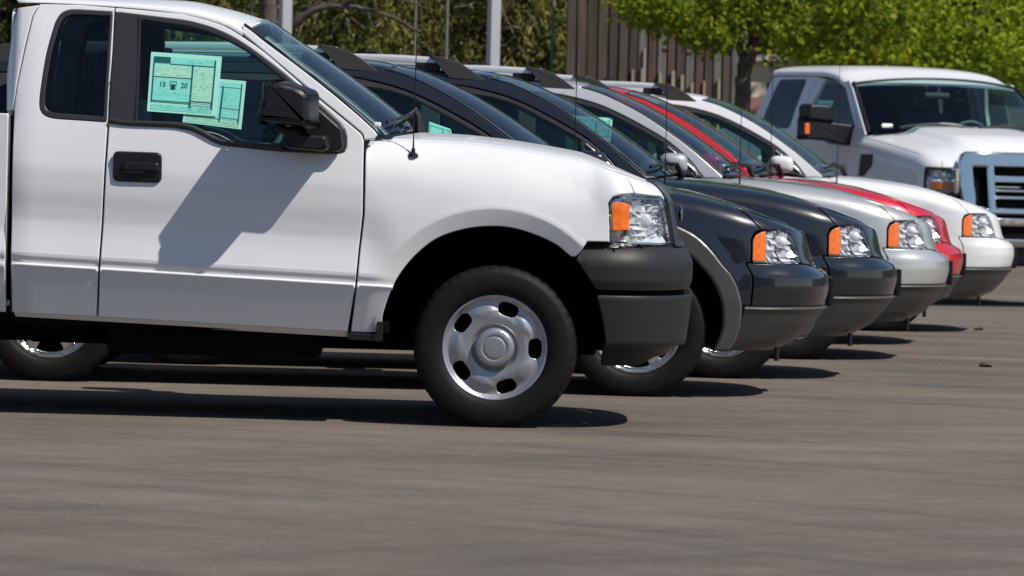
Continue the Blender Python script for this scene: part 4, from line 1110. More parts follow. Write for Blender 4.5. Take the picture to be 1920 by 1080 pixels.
# ---------------------------------------------------------------- the big white pickup beyond
def make_big_pickup(loc, rz):
    t = thing('pickup_truck', 'tall white pickup with chrome grille and towing mirrors, standing beyond the row facing out', 'pickup truck', loc, rz)
    W = M['white']; um = HD.umax
    pX = lambda u: float(HD.plan(np.array(float(u)))[0])
    seamq = lambda u, k=.60: float(HD.zs(pX(u))) + HD.QL * k
    arc = lambda r, a0, a1, n, x=0.: [(x + r * math.cos(R(a)), .42 + r * math.sin(R(a))) for a in np.linspace(a0, a1, n)]
    vent = rnd([(-.50, 1.268), (-.25, 1.270), (-.246, 1.175), (-.385, 1.079), (-.515, 1.077)], .01)
    fn = panel('fender', [(-.872, .55), (-.872, 1.30)] + [(u, seamq(u)) for u in np.linspace(-.868, .84, 24)] + [(.845, 1.18), (.672, 1.176), (.662, .95), (.60, .83), (.60, .62)] + arc(.575, 20, 167, 24), HD.F, W, t, [vent], step=.045, thick=.03); mir(fn)
    v = panel('fender_vent', vent, HD.F, M['plastic'], t, step=.04, thick=0, rim=0, off=-.02); mir(v)
    hl = rnd([(.674, 1.165), (1.018, 1.172), (1.014, .945), (.674, .950)], .016)
    h = panel('headlight', hl, HD.F, M['lens'], t, step=.04, thick=.03)
    panel('lamp_housing', hl, HD.F, M['rail'], h, step=.06, thick=0, rim=0, off=-.07)
    facets('reflector', hl, HD.F, (8, 6), M['reflector'], h, -.045, .010, 8)
    panel('amber_lens', rnd([(.74, 1.045), (1.0, 1.048), (.995, .99), (.74, .985)], .008), HD.F, M['amber_dark'], h, step=.03, thick=.004, rim=.002, off=.002)
    panel('lamp_bezel', hl, HD.F, M['plastic'], h, [rnd([(.688, 1.152), (1.003, 1.158), (1.0, .958), (.688, .963)], .012)], step=.03, thick=.02, off=.003, rim=.002, drop=.001)
    mir(h)
    hp = panel('header_panel', [(.85, 1.18), (1.03, 1.185), (1.03, seamq(1.03)), (.85, seamq(.85))], HD.F, W, t, step=.04); mir(hp)
    # chrome grille: a frame with side slots and three bars
    Fg = lambda a, b: np.stack([.955 - .10 * np.clip(b - .8, 0, 1) - .05 * (a / .75) ** 4, a, b], -1)
    slot = rnd([(-.625, 1.185), (-.495, 1.185), (-.485, .84), (-.60, .86)], .015)
    mid = rnd([(-.425, 1.192), (.425, 1.192), (.415, .845), (-.415, .845)], .012)
    sl2 = [(-x, z) for x, z in slot]
    gr = panel('grille', rnd([(-.700, .785), (-.745, 1.0), (-.750, 1.24), (-.70, 1.315), (.70, 1.315), (.750, 1.24), (.745, 1.0), (.700, .785)], .03), Fg, M['chrome'], t, [slot, mid, sl2], step=.025, thick=.07, out=(1, 0, 0), rim=.020, drop=.016)
    for z0, z1 in ((1.060, 1.115), (.978, 1.000), (.918, .945)):
        panel('grille_bar', rnd([(-.43, z0), (.43, z0), (.43, z1), (-.43, z1)], .004), Fg, M['chrome'], gr, step=.06, thick=.05, out=(1, 0, 0), rim=.008, drop=.005, off=-.006)
    box('grille_bar', (.875, 0, 1.018), (.02, .86, .018), M['chrome'], gr, .004)
    panel('grille_backing', [(-.66, .80), (.66, .80), (.66, 1.21), (-.66, 1.21)], Fg, M['black'], gr, step=.2, thick=0, rim=0, off=-.08, out=(1, 0, 0))
    bm = bmesh.new(); bmesh.ops.create_uvsphere(bm, u_segments=24, v_segments=10, radius=1, matrix=Matrix.Translation((.945, 0, 1.03)) @ Matrix.Diagonal((.02, .14, .06, 1)))
    from_bm('grille_emblem', bm, M['chrome'], gr, angle=180)
    lp = panel('lamp_pillar', [(-.752, .955), (-.752, 1.17), (-.80, 1.17), (-.80, .955)], lambda a, b: np.stack([.895 + 0 * a, a, b], -1), M['chrome'], t, step=.03, thick=.05, out=(1, 0, 0), rim=.012, drop=.012); mir(lp)
    Fm = lambda a, b: np.stack([1.06 - .10 * (np.abs(a) / .98) ** 3 - .6 * np.clip(.60 - b, 0, 1) ** 2, a, b], -1)
    bmp = panel('bumper', rnd([(-.98, .76), (.98, .76), (.98, .58), (.80, .515), (-.80, .515), (-.98, .58)], .04), Fm, M['chrome'], t, [rnd([(-.45, .69), (.45, .69), (.43, .585), (-.43, .585)], .015)], step=.05, thick=.06, out=(1, 0, 0), rim=.02, drop=.012)
    panel('bumper_opening', [(-.5, .70), (.5, .70), (.5, .57), (-.5, .57)], Fm, M['black'], bmp, step=.2, thick=0, rim=0, off=-.05, out=(1, 0, 0))
    box('valance', (.86, 0, .44), (.12, 1.6, .16), M['plastic'], t, .03)
    # hood
    hr = lambda y: -.55 + .20 * (1 - (abs(y) / .85) ** 2)
    Q = [HD.F(np.array(float(u)), np.array(seamq(u, .63))) for u in np.linspace(-.6, um, 60)]
    right = [(p[0], p[1]) for p in Q if p[0] > hr(p[1]) + .005]
    rear = [(hr(y), y) for y in np.linspace(-right[0][1], right[0][1], 13)]
    def hoodF(a, b):
        p = HD.hood(a, b); p[..., 2] += .055 * sstep(.60, .46, np.abs(b)) * sstep(.62, .25, a); return p
    panel('hood', right + [(x, -y) for x, y in right[::-1]][1:] + rear[1:-1], hoodF, W, t, step=.05, out=(0, 0, 1), thick=.02)
    # cab
    fw_ = rnd([(-1.480, 1.925), (-1.19, 1.918), (-1.06, 1.87), (-.97, 1.79), (-.70, 1.545), (-.655, 1.49), (-1.60, 1.475), (-1.585, 1.686)], .05)
    rw_ = rnd([(-2.365, 1.922), (-1.82, 1.925), (-1.90, 1.480), (-2.46, 1.486), (-2.47, 1.56)], .05)
    dr = panel('door', [(-.88, .60), (-.88, 1.36), (-.60, 1.47), (-.62, 1.53), (-.92, 1.81), (-1.04, 1.905), (-1.2, hd_seam(-1.2)), (-1.66, 1.945), (-1.70, 1.45), (-1.70, .60)], hd_cab, W, t, [fw_], step=.06, thick=.03)
    panel('window_glass', fw_, hd_cab, M['glass_side'], dr, step=.12, thick=0, rim=0, off=-.008)
    sticker(dr, hd_cab, [(-1.52, 1.74), (-1.22, 1.735), (-1.23, 1.55), (-1.54, 1.555)], 2, -.018)
    mir(dr)
    rc = panel('rear_door', [(-1.71, .60), (-1.71, 1.45), (-1.67, 1.945), (-2.42, 1.95), (-2.52, 1.92), (-2.62, 1.55), (-2.62, .60)], hd_cab, W, t, [rw_], step=.06, thick=.03)
    panel('window_glass', rw_, hd_cab, M['glass_dark'], rc, step=.12, thick=0, rim=0, off=-.008); mir(rc)
    Fb = lambda a, b: np.stack([-2.63 + .10 * np.clip((b - 1.5) / .45, 0, 1) + 0 * a, a, b], -1)
    panel('cab_back', rnd([(-.95, .6), (.95, .6), (.93, 1.45), (.80, 1.96), (-.80, 1.96), (-.93, 1.45)], .06), Fb, W, t, step=.2, out=(-1, 0, 0))
    ss = np.linspace(-1, 1, 21)
    roof = panel('roof', [(-2.54, s) for s in ss[::-1]] + [(-.98 + .10 * math.cos(s * math.pi / 2), s) for s in ss], hd_roof, W, t, step=.07, out=(0, 0, 1))
    wse = [(-.975, 1.885), (-.90, 1.840), (-.75, 1.72), (-.60, 1.59), (-.50, 1.50), (-.46, 1.462)]
    hp2 = panel('a_pillar', [(-.985, 1.90), (-1.05, 1.925), (-1.04, 1.912), (-.914, 1.816), (-.612, 1.533), (-.592, 1.474), (-.87, 1.365), (-.868, 1.345), (-.55, 1.345), (-.44, 1.44)] + wse[::-1], hd_cab, W, t, step=.03); mir(hp2)
    ws, wfn = ruled_glass('windshield', hd_cab, wse, (.10, .22), (.065, .01), M['glass_ws'], t)
    for b in (.012, .988): tube('windshield_seal', [tuple(wfn(np.array([i / 12]), np.array([b]))[0] + np.array([.004, 0, .004])) for i in range(13)], .016, M['plastic'], ws, 6)
    tube('windshield_seal', [tuple(wfn(np.array([.02]), np.array([i / 20]))[0] + np.array([.004, 0, .004])) for i in range(21)], .012, M['plastic'], ws, 6)
    c = wfn(np.array([.93]), np.array([.10]))[0]
    box('windshield_tag', (c[0] - .02, c[1], c[2] + .02), (.02, .11, .035), M['paper'], ws, .012)
    grid_surf('cowl', lambda a, b: np.stack([(-.52 + .22 * (1 - np.abs(2 * b - 1) ** 2)) * (1 - a) + (-.44 + .20 * (1 - np.abs(2 * b - 1) ** 2)) * a, .84 * (2 * b - 1), 1.455 + .0 * a - .035 * a], -1), 4, 16, M['plastic'], t)
    for b0 in (.14, .52):
        wi = [tuple(wfn(np.array([.97 - .07 * math.sin(k * 3)]), np.array([b0 + .36 * k]))[0] + np.array([.03, 0, .025])) for k in np.linspace(0, 1, 8)]
        tube('wiper', wi, .014, M['plastic'], t, 6)
    # towing mirrors
    sm = prism('side_mirror', rnd([(-1.40, 1.555), (-1.145, 1.535), (-1.145, 1.66), (-1.18, 1.685), (-1.37, 1.69), (-1.40, 1.665)], .02), -.86, -.66, M['plastic'], t, .97, .022, 3, axis='x')
    prism('mirror_lower', rnd([(-1.415, 1.565), (-.90, 1.520), (-.88, 1.33), (-1.10, 1.35), (-1.16, 1.375), (-1.42, 1.385)], .02), -.85, -.68, M['plastic'], sm, .97, .02, 3, axis='x')
    prism('amber_lens', rnd([(-1.425, 1.525), (-1.378, 1.522), (-1.378, 1.425), (-1.425, 1.427)], .008), -.685, -.668, M['amber'], sm, .95, .004, axis='x')
    mir(sm)
    # bed, underside, cabin, wheels
    Fbed = lambda a, b: np.stack([a, -.985 + .02 * ((b - 1.0) / .4) ** 2 + 0 * a, b], -1)
    bd = panel('bed_side', [(-2.66, .60), (-2.66, 1.46), (-4.65, 1.47), (-4.65, .65), (-4.22, .60)] + arc(.58, 15, 165, 20, -3.62)[::-1] + [(-3.04, .58)], Fbed, W, t, step=.07, thick=.03); mir(bd)
    box('tailgate', (-4.66, 0, 1.05), (.05, 1.7, .80), W, t, .02); box('bed_floor', (-3.65, 0, .85), (2.0, 1.8, .05), M['black'], t); box('bed_front', (-2.70, 0, 1.1), (.03, 1.85, .68), W, t)
    box('rear_bumper', (-4.74, 0, .66), (.14, 1.9, .2), M['chrome'], t, .03)
    for y in (-.48, .48): box('frame_rail', (-1.9, y, .55), (5.2, .10, .20), M['black'], t, .01)
    box('floor_pan', (-1.75, 0, .60), (1.8, 1.8, .06), M['black'], t); box('engine_block', (.1, 0, .85), (1.3, .95, .68), M['black'], t, .03); box('radiator', (.76, 0, .85), (.05, 1.5, .66), M['black'], t, .01)
    box('axle_beam', (0, 0, .40), (.15, 1.6, .14), M['black'], t, .03); box('axle_beam', (-3.62, 0, .40), (.15, 1.6, .16), M['black'], t, .03)
    for x in (0, -3.62):
        l = liner(t, x, .42, .55, -.93, -.55); mir(l)
        wheel(t, x, -.83, .40, 'big'); wheel(t, x, -.83, .40, 'big', 0, True)
    bm = bmesh.new()
    for y in (-.86, .86): add_box(bm, (-1.7, y, 1.02), (1.8, .05, .82), .01)
    add_box(bm, (-1.7, 0, .64), (1.8, 1.7, .03)); add_box(bm, (-2.55, 0, 1.25), (.05, 1.7, 1.3), .01)
    from_bm('cabin_tub', bm, M['interior'], t)
    prism('dashboard', rnd([(-1.05, 1.0), (-1.06, 1.30), (-.95, 1.39), (-.60, 1.41), (-.55, 1.0)], .05), -.82, .82, M['interior'], t, 1, .01)
    for y in (-.45, .45): seat(t, -1.65, y, .58, 1.0, .66)
    so = steering(t, -1.14, .42, 1.42); so.data.materials[0] = M['liner']
    tube('rear_view_mirror', [(-.93, -.12, 1.80), (-.93, .12, 1.80)], .03, M['interior'], t, 8)
    return t
# ================================================================ the place
def ground_material():
    m = bpy.data.materials.new('worn_asphalt'); m.use_nodes = True
    n = m.node_tree.nodes; l = m.node_tree.links; b = n['Principled BSDF']
    tc = n.new('ShaderNodeTexCoord')
    def noise(scale, detail, rot=0., sc=(1, 1, 1), rough=.55):
        mp = n.new('ShaderNodeMapping'); mp.vector_type = 'TEXTURE'; mp.inputs['Rotation'].default_value = (0, 0, rot); mp.inputs['Scale'].default_value = sc
        t = n.new('ShaderNodeTexNoise'); t.inputs['Scale'].default_value = scale; t.inputs['Detail'].default_value = detail; t.inputs['Roughness'].default_value = rough
        l.new(tc.outputs['Object'], mp.inputs['Vector']); l.new(mp.outputs['Vector'], t.inputs['Vector']); return t
    def ramp(src, p0, p1, c0, c1):
        r = n.new('ShaderNodeValToRGB'); r.color_ramp.elements[0].position = p0; r.color_ramp.elements[1].position = p1
        r.color_ramp.elements[0].color = (*c0, 1); r.color_ramp.elements[1].color = (*c1, 1); l.new(src.outputs['Fac'], r.inputs['Fac']); return r
    def mul(a, c, f=1.):
        x = n.new('ShaderNodeMix'); x.data_type = 'RGBA'; x.blend_type = 'MULTIPLY'; x.inputs['Factor'].default_value = f
        l.new(a, x.inputs[6]); l.new(c, x.inputs[7]); return x.outputs[2]
    def arcs(cx, cy, kr, ka):
        sp = n.new('ShaderNodeVectorMath'); sp.operation = 'SUBTRACT'; sp.inputs[1].default_value = (cx, cy, 0)
        ln = n.new('ShaderNodeVectorMath'); ln.operation = 'LENGTH'
        sx = n.new('ShaderNodeSeparateXYZ'); at = n.new('ShaderNodeMath'); at.operation = 'ARCTAN2'
        m1 = n.new('ShaderNodeMath'); m1.operation = 'MULTIPLY'; m1.inputs[1].default_value = kr
        m2 = n.new('ShaderNodeMath'); m2.operation = 'MULTIPLY'; m2.inputs[1].default_value = ka
        cb = n.new('ShaderNodeCombineXYZ'); t = n.new('ShaderNodeTexNoise'); t.inputs['Scale'].default_value = 1; t.inputs['Detail'].default_value = 5; t.inputs['Roughness'].default_value = .62
        l.new(tc.outputs['Object'], sp.inputs[0]); l.new(sp.outputs[0], ln.inputs[0]); l.new(sp.outputs[0], sx.inputs[0])
        l.new(sx.outputs[1], at.inputs[0]); l.new(sx.outputs[0], at.inputs[1])
        l.new(ln.outputs['Value'], m1.inputs[0]); l.new(at.outputs[0], m2.inputs[0]); l.new(m1.outputs[0], cb.inputs[0]); l.new(m2.outputs[0], cb.inputs[1])
        l.new(cb.outputs[0], t.inputs['Vector']); return t
    base = ramp(noise(.22, 5, 0, (1, .6, 1)), .34, .66, (.124, .108, .093), (.166, .143, .122)).outputs['Color']
    grain = ramp(noise(95, 3, rough=.75), .30, .72, (.50, .50, .50), (1.46, 1.45, 1.43)).outputs['Color']
    grit = ramp(noise(34, 2, rough=.6), .62, .72, (1, 1, 1), (1.45, 1.42, 1.38)).outputs['Color']
    patch = ramp(noise(.75, 6, .1, (1.5, 1.2, 1), .65), .38, .60, (.84, .845, .86), (1.08, 1.07, 1.05)).outputs['Color']
    st1 = ramp(arcs(-6, 9, 3.0, 2.2), .36, .50, (.80, .81, .835), (1.04, 1.03, 1.02)).outputs['Color']
    st2 = ramp(arcs(9, 6, 2.6, 1.6), .34, .54, (.86, .865, .88), (1.03, 1.02, 1.01)).outputs['Color']
    st3 = ramp(noise(1.0, 5, R(9), (4.5, .40, 1), .62), .32, .54, (.94, .94, .95), (1.02, 1.02, 1.01)).outputs['Color']
    mott = ramp(noise(5.5, 7, .4, (1, .45, 1), .72), .36, .62, (.86, .86, .865), (1.10, 1.095, 1.09)).outputs['Color']
    spots = ramp(noise(9, 3, .9, (1, .3, 1), .5), .24, .31, (.72, .72, .73), (1, 1, 1)).outputs['Color']
    c = mul(mul(mul(mul(mul(mul(mul(mul(base, grain), grit), patch), st1), st2), st3), mott), spots)
    l.new(c, b.inputs['Base Color'])
    b.inputs['Roughness'].default_value = .86
    b.inputs['Specular IOR Level'].default_value = .28
    bp = n.new('ShaderNodeBump'); bp.inputs['Strength'].default_value = .5; bp.inputs['Distance'].default_value = .006
    l.new(noise(120, 4, rough=.75).outputs['Fac'], bp.inputs['Height']); l.new(bp.outputs['Normal'], b.inputs['Normal'])
    return m

bm = bmesh.new(); bmesh.ops.create_grid(bm, x_segments=2, y_segments=2, size=400)
g = from_bm('parking_lot', bm, ground_material(), None, smooth=False)
g['kind'] = 'structure'

# ---------------------------------------------------------------- leaves
def leaf_mat(name, dark, light, trans=.35, rough=.5):
    m = bpy.data.materials.new(name); m.use_nodes = True
    n = m.node_tree.nodes; l = m.node_tree.links; b = n['Principled BSDF']
    at = n.new('ShaderNodeAttribute'); at.attribute_name = 'tint'
    mx = n.new('ShaderNodeMix'); mx.data_type = 'RGBA'
    mx.inputs[6].default_value = (*dark, 1); mx.inputs[7].default_value = (*light, 1)
    l.new(at.outputs['Fac'], mx.inputs['Factor'])
    l.new(mx.outputs[2], b.inputs['Base Color']); b.inputs['Roughness'].default_value = rough; b.inputs['Specular IOR Level'].default_value = .15
    tr = n.new('ShaderNodeBsdfTranslucent'); l.new(mx.outputs[2], tr.inputs['Color'])
    ms = n.new('ShaderNodeMixShader'); ms.inputs[0].default_value = trans
    l.new(b.outputs[0], ms.inputs[1]); l.new(tr.outputs[0], ms.inputs[2]); l.new(ms.outputs[0], n['Material Output'].inputs['Surface'])
    return m

DIAMOND = np.array([(0, 0), (.28, .42), (0, 1), (-.28, .42)])
NEEDLE = np.array([(-.05, 0), (.05, 0), (.03, 1), (-.03, 1)])
MAPLE = np.array([(0, 0), (.42, .10), (.30, .34), (.55, .62), (.18, .66), (0, 1.05), (-.18, .66), (-.55, .62), (-.30, .34), (-.42, .10)])

def leaves(name, pos, size, shape, m, parent, up=.35, tint=None, axis=None):
    n = len(pos); k = len(shape)
    nr = rng.normal(size=(n, 3)); nr[:, 2] += up * 2; nr[:, 1] -= .3
    nr /= np.linalg.norm(nr, axis=1, keepdims=True)
    ax = rng.normal(size=(n, 3)) if axis is None else axis + rng.normal(size=(n, 3)) * .35
    ax -= (ax * nr).sum(1, keepdims=True) * nr; ax /= np.linalg.norm(ax, axis=1, keepdims=True) + 1e-9
    bx = np.cross(nr, ax)
    s = size * rng.uniform(.65, 1.25, n)
    V = pos[:, None] + s[:, None, None] * (bx[:, None] * shape[None, :, 0:1] + ax[:, None] * shape[None, :, 1:2] + nr[:, None] * (-.25 * np.abs(shape[None, :, 0:1]) - .12 * shape[None, :, 1:2] ** 2))
    me = bpy.data.meshes.new(name)
    me.vertices.add(n * k); me.vertices.foreach_set('co', V.astype(np.float32).ravel())
    me.loops.add(n * k); me.loops.foreach_set('vertex_index', np.arange(n * k, dtype=np.int32))
    me.polygons.add(n); me.polygons.foreach_set('loop_start', np.arange(0, n * k, k, dtype=np.int32)); me.polygons.foreach_set('loop_total', np.full(n, k, np.int32))
    me.update(calc_edges=True)
    a = me.attributes.new('tint', 'FLOAT', 'FACE')
    t = rng.uniform(0, 1, n) ** 1.3 if tint is None else np.clip(tint + rng.normal(size=n) * .22, 0, 1)
    a.data.foreach_set('value', t.astype(np.float32))
    return link(name, me, m, parent)

def clumped(n_clump, per, fn, sig):
    c = np.array([fn() for _ in range(n_clump)])
    ct = rng.uniform(0, 1, n_clump)
    p = np.repeat(c, per, 0) + rng.normal(size=(n_clump * per, 3)) * sig
    return p, np.repeat(ct, per), c

def ell(c, r, shell=.55):
    def f():
        d = rng.normal(size=3); d /= np.linalg.norm(d)
        return np.array(c) + d * np.array(r) * (shell + (1 - shell) * rng.random()) ** 1.0
    return f

M['bark'] = mat('grey_brown_bark', (.085, .068, .055), .9, noise=(9, .6, 1.35), bump=(30, .8, .02))
M['bark_dark'] = mat('dark_bark', (.026, .020, .016), .95, noise=(9, .6, 1.4), bump=(25, .8, .02))
M['bark_pale'] = mat('pale_dead_twig', (.30, .26, .21), .9, noise=(14, .7, 1.2))
L_maple = leaf_mat('maple_leaf', (.095, .16, .013), (.36, .41, .034), .58)
L_bright = leaf_mat('young_maple_leaf', (.16, .25, .018), (.50, .58, .055), .58)
L_olive = leaf_mat('olive_shrub_leaf', (.085, .105, .024), (.34, .35, .090), .3)
L_dark = leaf_mat('dark_shrub_leaf', (.040, .050, .014), (.20, .205, .05), .3)
L_straw = leaf_mat('straw_green_tip', (.14, .14, .03), (.38, .34, .12), .35)

def branch_tree(t, base, pts_list, m):
    bm = bmesh.new()
    for pts, r0, r1 in pts_list:
        P = smooth_open(pts, 5); k = len(P)
        P = [Vector(p) + Vector(rng.normal(size=3) * .006) for p in P]
        add_tube(bm, P, [r0 + (r1 - r0) * i / (k - 1) for i in range(k)], 9)
    bmesh.ops.recalc_face_normals(bm, faces=bm.faces)
    return from_bm('trunk', bm, m, t, angle=80)

def shrub(label, x, y, h, r, m, n, straw=0, trunk=None, twigs=0, group='dark shrubs behind the lot'):
    t = thing('shrub' if not trunk else 'tree', label, 'shrub' if not trunk else 'tree', (x, y, 0), 0, group)
    lim = []
    tr_ = trunk or .05
    lim.append(([(0, 0, 0), (.03, 0, h * .4), (-.04, .05, h * .8)], tr_, tr_ * .5))
    for k in range(7):
        a = rng.uniform(0, 6.28); z = rng.uniform(.15, .6) * h
        lim.append(([(0, 0, z), (.4 * r * math.cos(a), .4 * r * math.sin(a), z + .35), (.85 * r * math.cos(a), .85 * r * math.sin(a), z + .6 + rng.uniform(0, .4))], tr_ * .5, .008))
    branch_tree(t, None, lim, M['bark_dark'])
    def f():
        z = rng.uniform(.05, 1) ** .9
        rad = r * (.65 + .5 * math.sin(z * 2.9)) * math.sqrt(rng.uniform(.12, 1)); a = rng.uniform(0, 6.28)
        return np.array([rad * math.cos(a), rad * math.sin(a) * .8, z * h])
    p, ct, c = clumped(n // 14, 26, f, np.array([.05, .05, .10]))
    leaves('crown', p, .062, DIAMOND, m, t, .2, ct * .8)
    if straw:
        c2 = c[rng.integers(0, len(c), straw)]; c2 = c2[c2[:, 1] < .2] if len(c2) else c2
        c2 = c2 * np.array([1, 0, 1]) + np.array([0, -.85 * r, 0]); p2 = np.repeat(c2, 26, 0) + rng.normal(size=(len(c2) * 26, 3)) * np.array([.05, .06, .10])
        o_ = leaves('new_growth', p2 + np.array([0, -.08, .05]), .10, np.array([(-.08, 0), (.08, 0), (.05, 1), (-.05, 1)]), L_straw, t, .0, None, np.array([0, 0, 1.])); o_['kind'] = 'stuff'
    if twigs:
        bm = bmesh.new()
        for k in range(twigs):
            a = rng.uniform(-.9, .9) * r; z = rng.uniform(1.7, 3.1)
            dx = rng.uniform(.08, .28) * rng.choice([-1, 1])
            P = smooth_open([(a, -.55 * r, z), (a + dx * .5, -.75 * r, z + rng.uniform(-.06, .10)), (a + dx, -.85 * r, z + rng.uniform(-.2, .2))], 4)
            add_tube(bm, P, [.0075 * (1 - .7 * i / len(P)) for i in range(len(P))], 5)
        from_bm('dead_twigs', bm, M['bark_pale'], t, angle=80)['kind'] = 'stuff'
    return t

shrubs = [
    ('dark evergreen shrub showing at the upper left corner behind the cab roof', -5.65, 54.5, 4.4, 1.0, L_dark, 6500, 20, None, 0),
    ('olive shrub just left of the first light pole', -3.9, 56.5, 4.2, 1.1, L_olive, 6500, 40, None, 14),
    ('olive evergreen with pale dead twigs right of the first light pole', -1.95, 55.6, 4.3, .85, L_olive, 8500, 90, None, 46),
    ('straw tipped evergreen right above the nearest dark wagon', -1.25, 56.4, 3.0, .62, L_olive, 6500, 110, None, 22),
    ('dark tree with a thick black trunk midway between the two light poles', -1.10, 57.2, 5.2, .95, L_dark, 8500, 10, .055, 26),
    ('grey green bush left of the second light pole', -.55, 56.0, 4.4, .68, L_dark, 8000, 26, None, 30),
    ('dense green bush right of the second light pole', .16, 56.2, 4.4, .58, L_olive, 9000, 16, None, 4),
]
for s_ in shrubs: shrub(*s_)

# old tree behind the first pole
t = thing('tree', 'grey leaning tree trunk with bare side limb beside the first light pole', 'tree', (-2.66, 53.4, 0))
branch_tree(t, None, [([(.02, 0, 0), (-.02, 0, 1.6), (.0, 0, 2.5), (-.1, 0, 3.4), (-.2, .1, 4.6)], .125, .07),
                      ([(.02, 0, 2.3), (.22, -.1, 2.44), (.42, -.15, 2.62), (.75, -.2, 2.70), (1.25, -.25, 2.62), (1.6, -.3, 2.45)], .055, .012),
                      ([(.42, -.15, 2.60), (.62, -.15, 2.85), (.9, -.2, 3.0)], .03, .01),
                      ([(.75, -.2, 2.70), (1.0, -.3, 2.82), (1.35, -.3, 2.80), (1.7, -.3, 2.70)], .020, .007),
                      ([(-.02, 0, 3.0), (-.5, 0, 3.6), (-.9, .2, 4.3)], .06, .02)], M['bark'])
p, ct, c = clumped(160, 34, ell((-.2, .2, 4.9), (1.5, 1.2, 1.1)), .16)
leaves('crown', p, .10, DIAMOND, L_olive, t, .3, ct)

# far wood that closes the view
p = np.stack([rng.uniform(-11, 13, 60000), rng.uniform(60.3, 67, 60000), rng.uniform(.1, 1, 60000) ** .8 * 6.5], 1)
o = leaves('far_wood', p, .30, DIAMOND, L_dark, None, .2)
o['kind'] = 'stuff'
p = np.stack([rng.uniform(-110, 130, 22000), rng.uniform(92, 112, 22000), rng.uniform(0, 1, 22000) ** .8 * 10], 1)
o = leaves('distant_treeline', p, 1.5, DIAMOND, L_dark, None, .2)
o['kind'] = 'stuff'
# unseen trees added behind the camera to darken what paint and glass mirror
p = np.stack([rng.uniform(-60, 60, 16000), rng.uniform(-34, -20, 16000), rng.uniform(.0, 1, 16000) * 6.5], 1)
o = leaves('reflection_trees', p, 1.3, DIAMOND, L_dark, None, .2)
o['kind'] = 'stuff'

# maple over the fence
t = thing('tree', 'maple with forked leaning trunk in front of the wooden fence', 'tree', (2.30, 51, 0), 0, 'maples along the back')
branch_tree(t, None, [([(0, 0, 0), (.01, 0, 1.2), (.0, 0, 2.0), (.03, 0, 2.24)], .095, .078),
                      ([(.03, 0, 2.18), (.13, 0, 2.40), (.32, .0, 2.68), (.6, .1, 3.2), (.9, .2, 4.2)], .078, .03),
                      ([(.01, 0, 2.15), (-.05, -.02, 2.36), (-.075, -.05, 2.60), (-.2, -.05, 3.0), (-.5, 0, 3.9)], .048, .02),
                      ([(-.1, 0, 2.7), (-.5, -.1, 2.85), (-1.0, -.15, 2.78)], .022, .008),
                      ([(.3, 0, 2.66), (.7, -.2, 2.75), (1.15, -.3, 2.68)], .026, .008)], M['bark'])
def fringe():
    x = rng.uniform(-1.22, 1.65); z0 = np.interp(x, [-1.25, -1.0, -.75, -.55, -.40, -.22, -.05, .12, .3, .55, .9, 1.3, 1.7], [2.62, 2.42, 2.44, 2.17, 2.34, 2.20, 2.52, 2.55, 2.28, 2.26, 2.30, 2.34, 2.4])
    return np.array([x, rng.uniform(-1.0, .9), z0 + .13 + rng.exponential(.32)])
p1, t1, _ = clumped(480, 25, fringe, np.array([.11, .11, .075]))
p2, t2, _ = clumped(120, 22, ell((.15, .6, 4.4), (1.7, 1.3, 1.1)), .2)
leaves('crown', np.concatenate([p1, p2]), .066, MAPLE, L_maple, t, .45, np.concatenate([t1, t2]) * .9)

t = thing('tree', 'bright yellow green maple spreading behind the big chrome grille pickup', 'tree', (4.6, 57.5, 0), 0, 'maples along the back')
branch_tree(t, None, [([(0, 0, 0), (.02, 0, 1.4), (-.02, 0, 2.1), (-.05, 0, 3.0), (0, 0, 4.5)], .10, .04),
                      ([(-.02, 0, 2.0), (-.35, -.1, 2.5), (-.8, -.2, 3.1)], .05, .015), ([(0, 0, 2.2), (.4, -.1, 2.7), (.9, -.1, 3.2)], .05, .015)], M['bark'])
def fringe2():
    x = rng.uniform(-1.6, 1.9); z0 = np.interp(x, [-1.6, -1.0, -.4, .2, .7, 1.0, 1.3, 1.9], [2.30, 2.22, 2.24, 2.18, 2.10, 2.02, 2.0, 2.1])
    return np.array([x, rng.uniform(-1.3, 1.0), z0 + .10 + rng.exponential(.5)])
p1, t1, _ = clumped(720, 23, fringe2, np.array([.11, .11, .08]))
p2, t2, _ = clumped(120, 22, ell((.1, .8, 4.6), (1.9, 1.3, 1.1)), .2)
leaves('crown', np.concatenate([p1, p2]), .070, MAPLE, L_bright, t, .5, np.concatenate([t1, t2]))

# ---------------------------------------------------------------- poles, fences, buildings
M['galv'] = mat('grey_pole_paint', (.42, .43, .45), .5, noise=(6, .95, 1.03))
def pole(label, x, y, rz):
    t = thing('light_pole', label, 'light pole', (x, y, 0), rz, 'square light poles at the back of the lot')
    box('pole_shaft', (0, 0, 3.6), (.106, .106, 7.0), M['galv'], t, .008)
    box('base_plate', (0, 0, .43), (.24, .24, .03), M['galv'], t, .006)
    bm = bmesh.new(); bmesh.ops.create_cone(bm, cap_ends=True, segments=24, radius1=.26, radius2=.26, depth=.42, matrix=Matrix.Translation((0, 0, .21)))
    from_bm('concrete_footing', bm, mat('concrete', (.35, .34, .32), .9, noise=(12, .85, 1.1)) if 'concrete' not in bpy.data.materials else bpy.data.materials['concrete'], t, angle=30)
    box('arm', (.35, 0, 6.9), (.7, .06, .06), M['galv'], t, .006)
    box('lamp_head', (.95, 0, 6.92), (.62, .36, .12), M['plastic'], t, .03)
pole('square grey light pole rising just behind the pickup windshield', -2.33, 50, R(25))
pole('square grey light pole standing alone above the wagon roofs, nearest the wooden fence', -.25, 50, R(25))

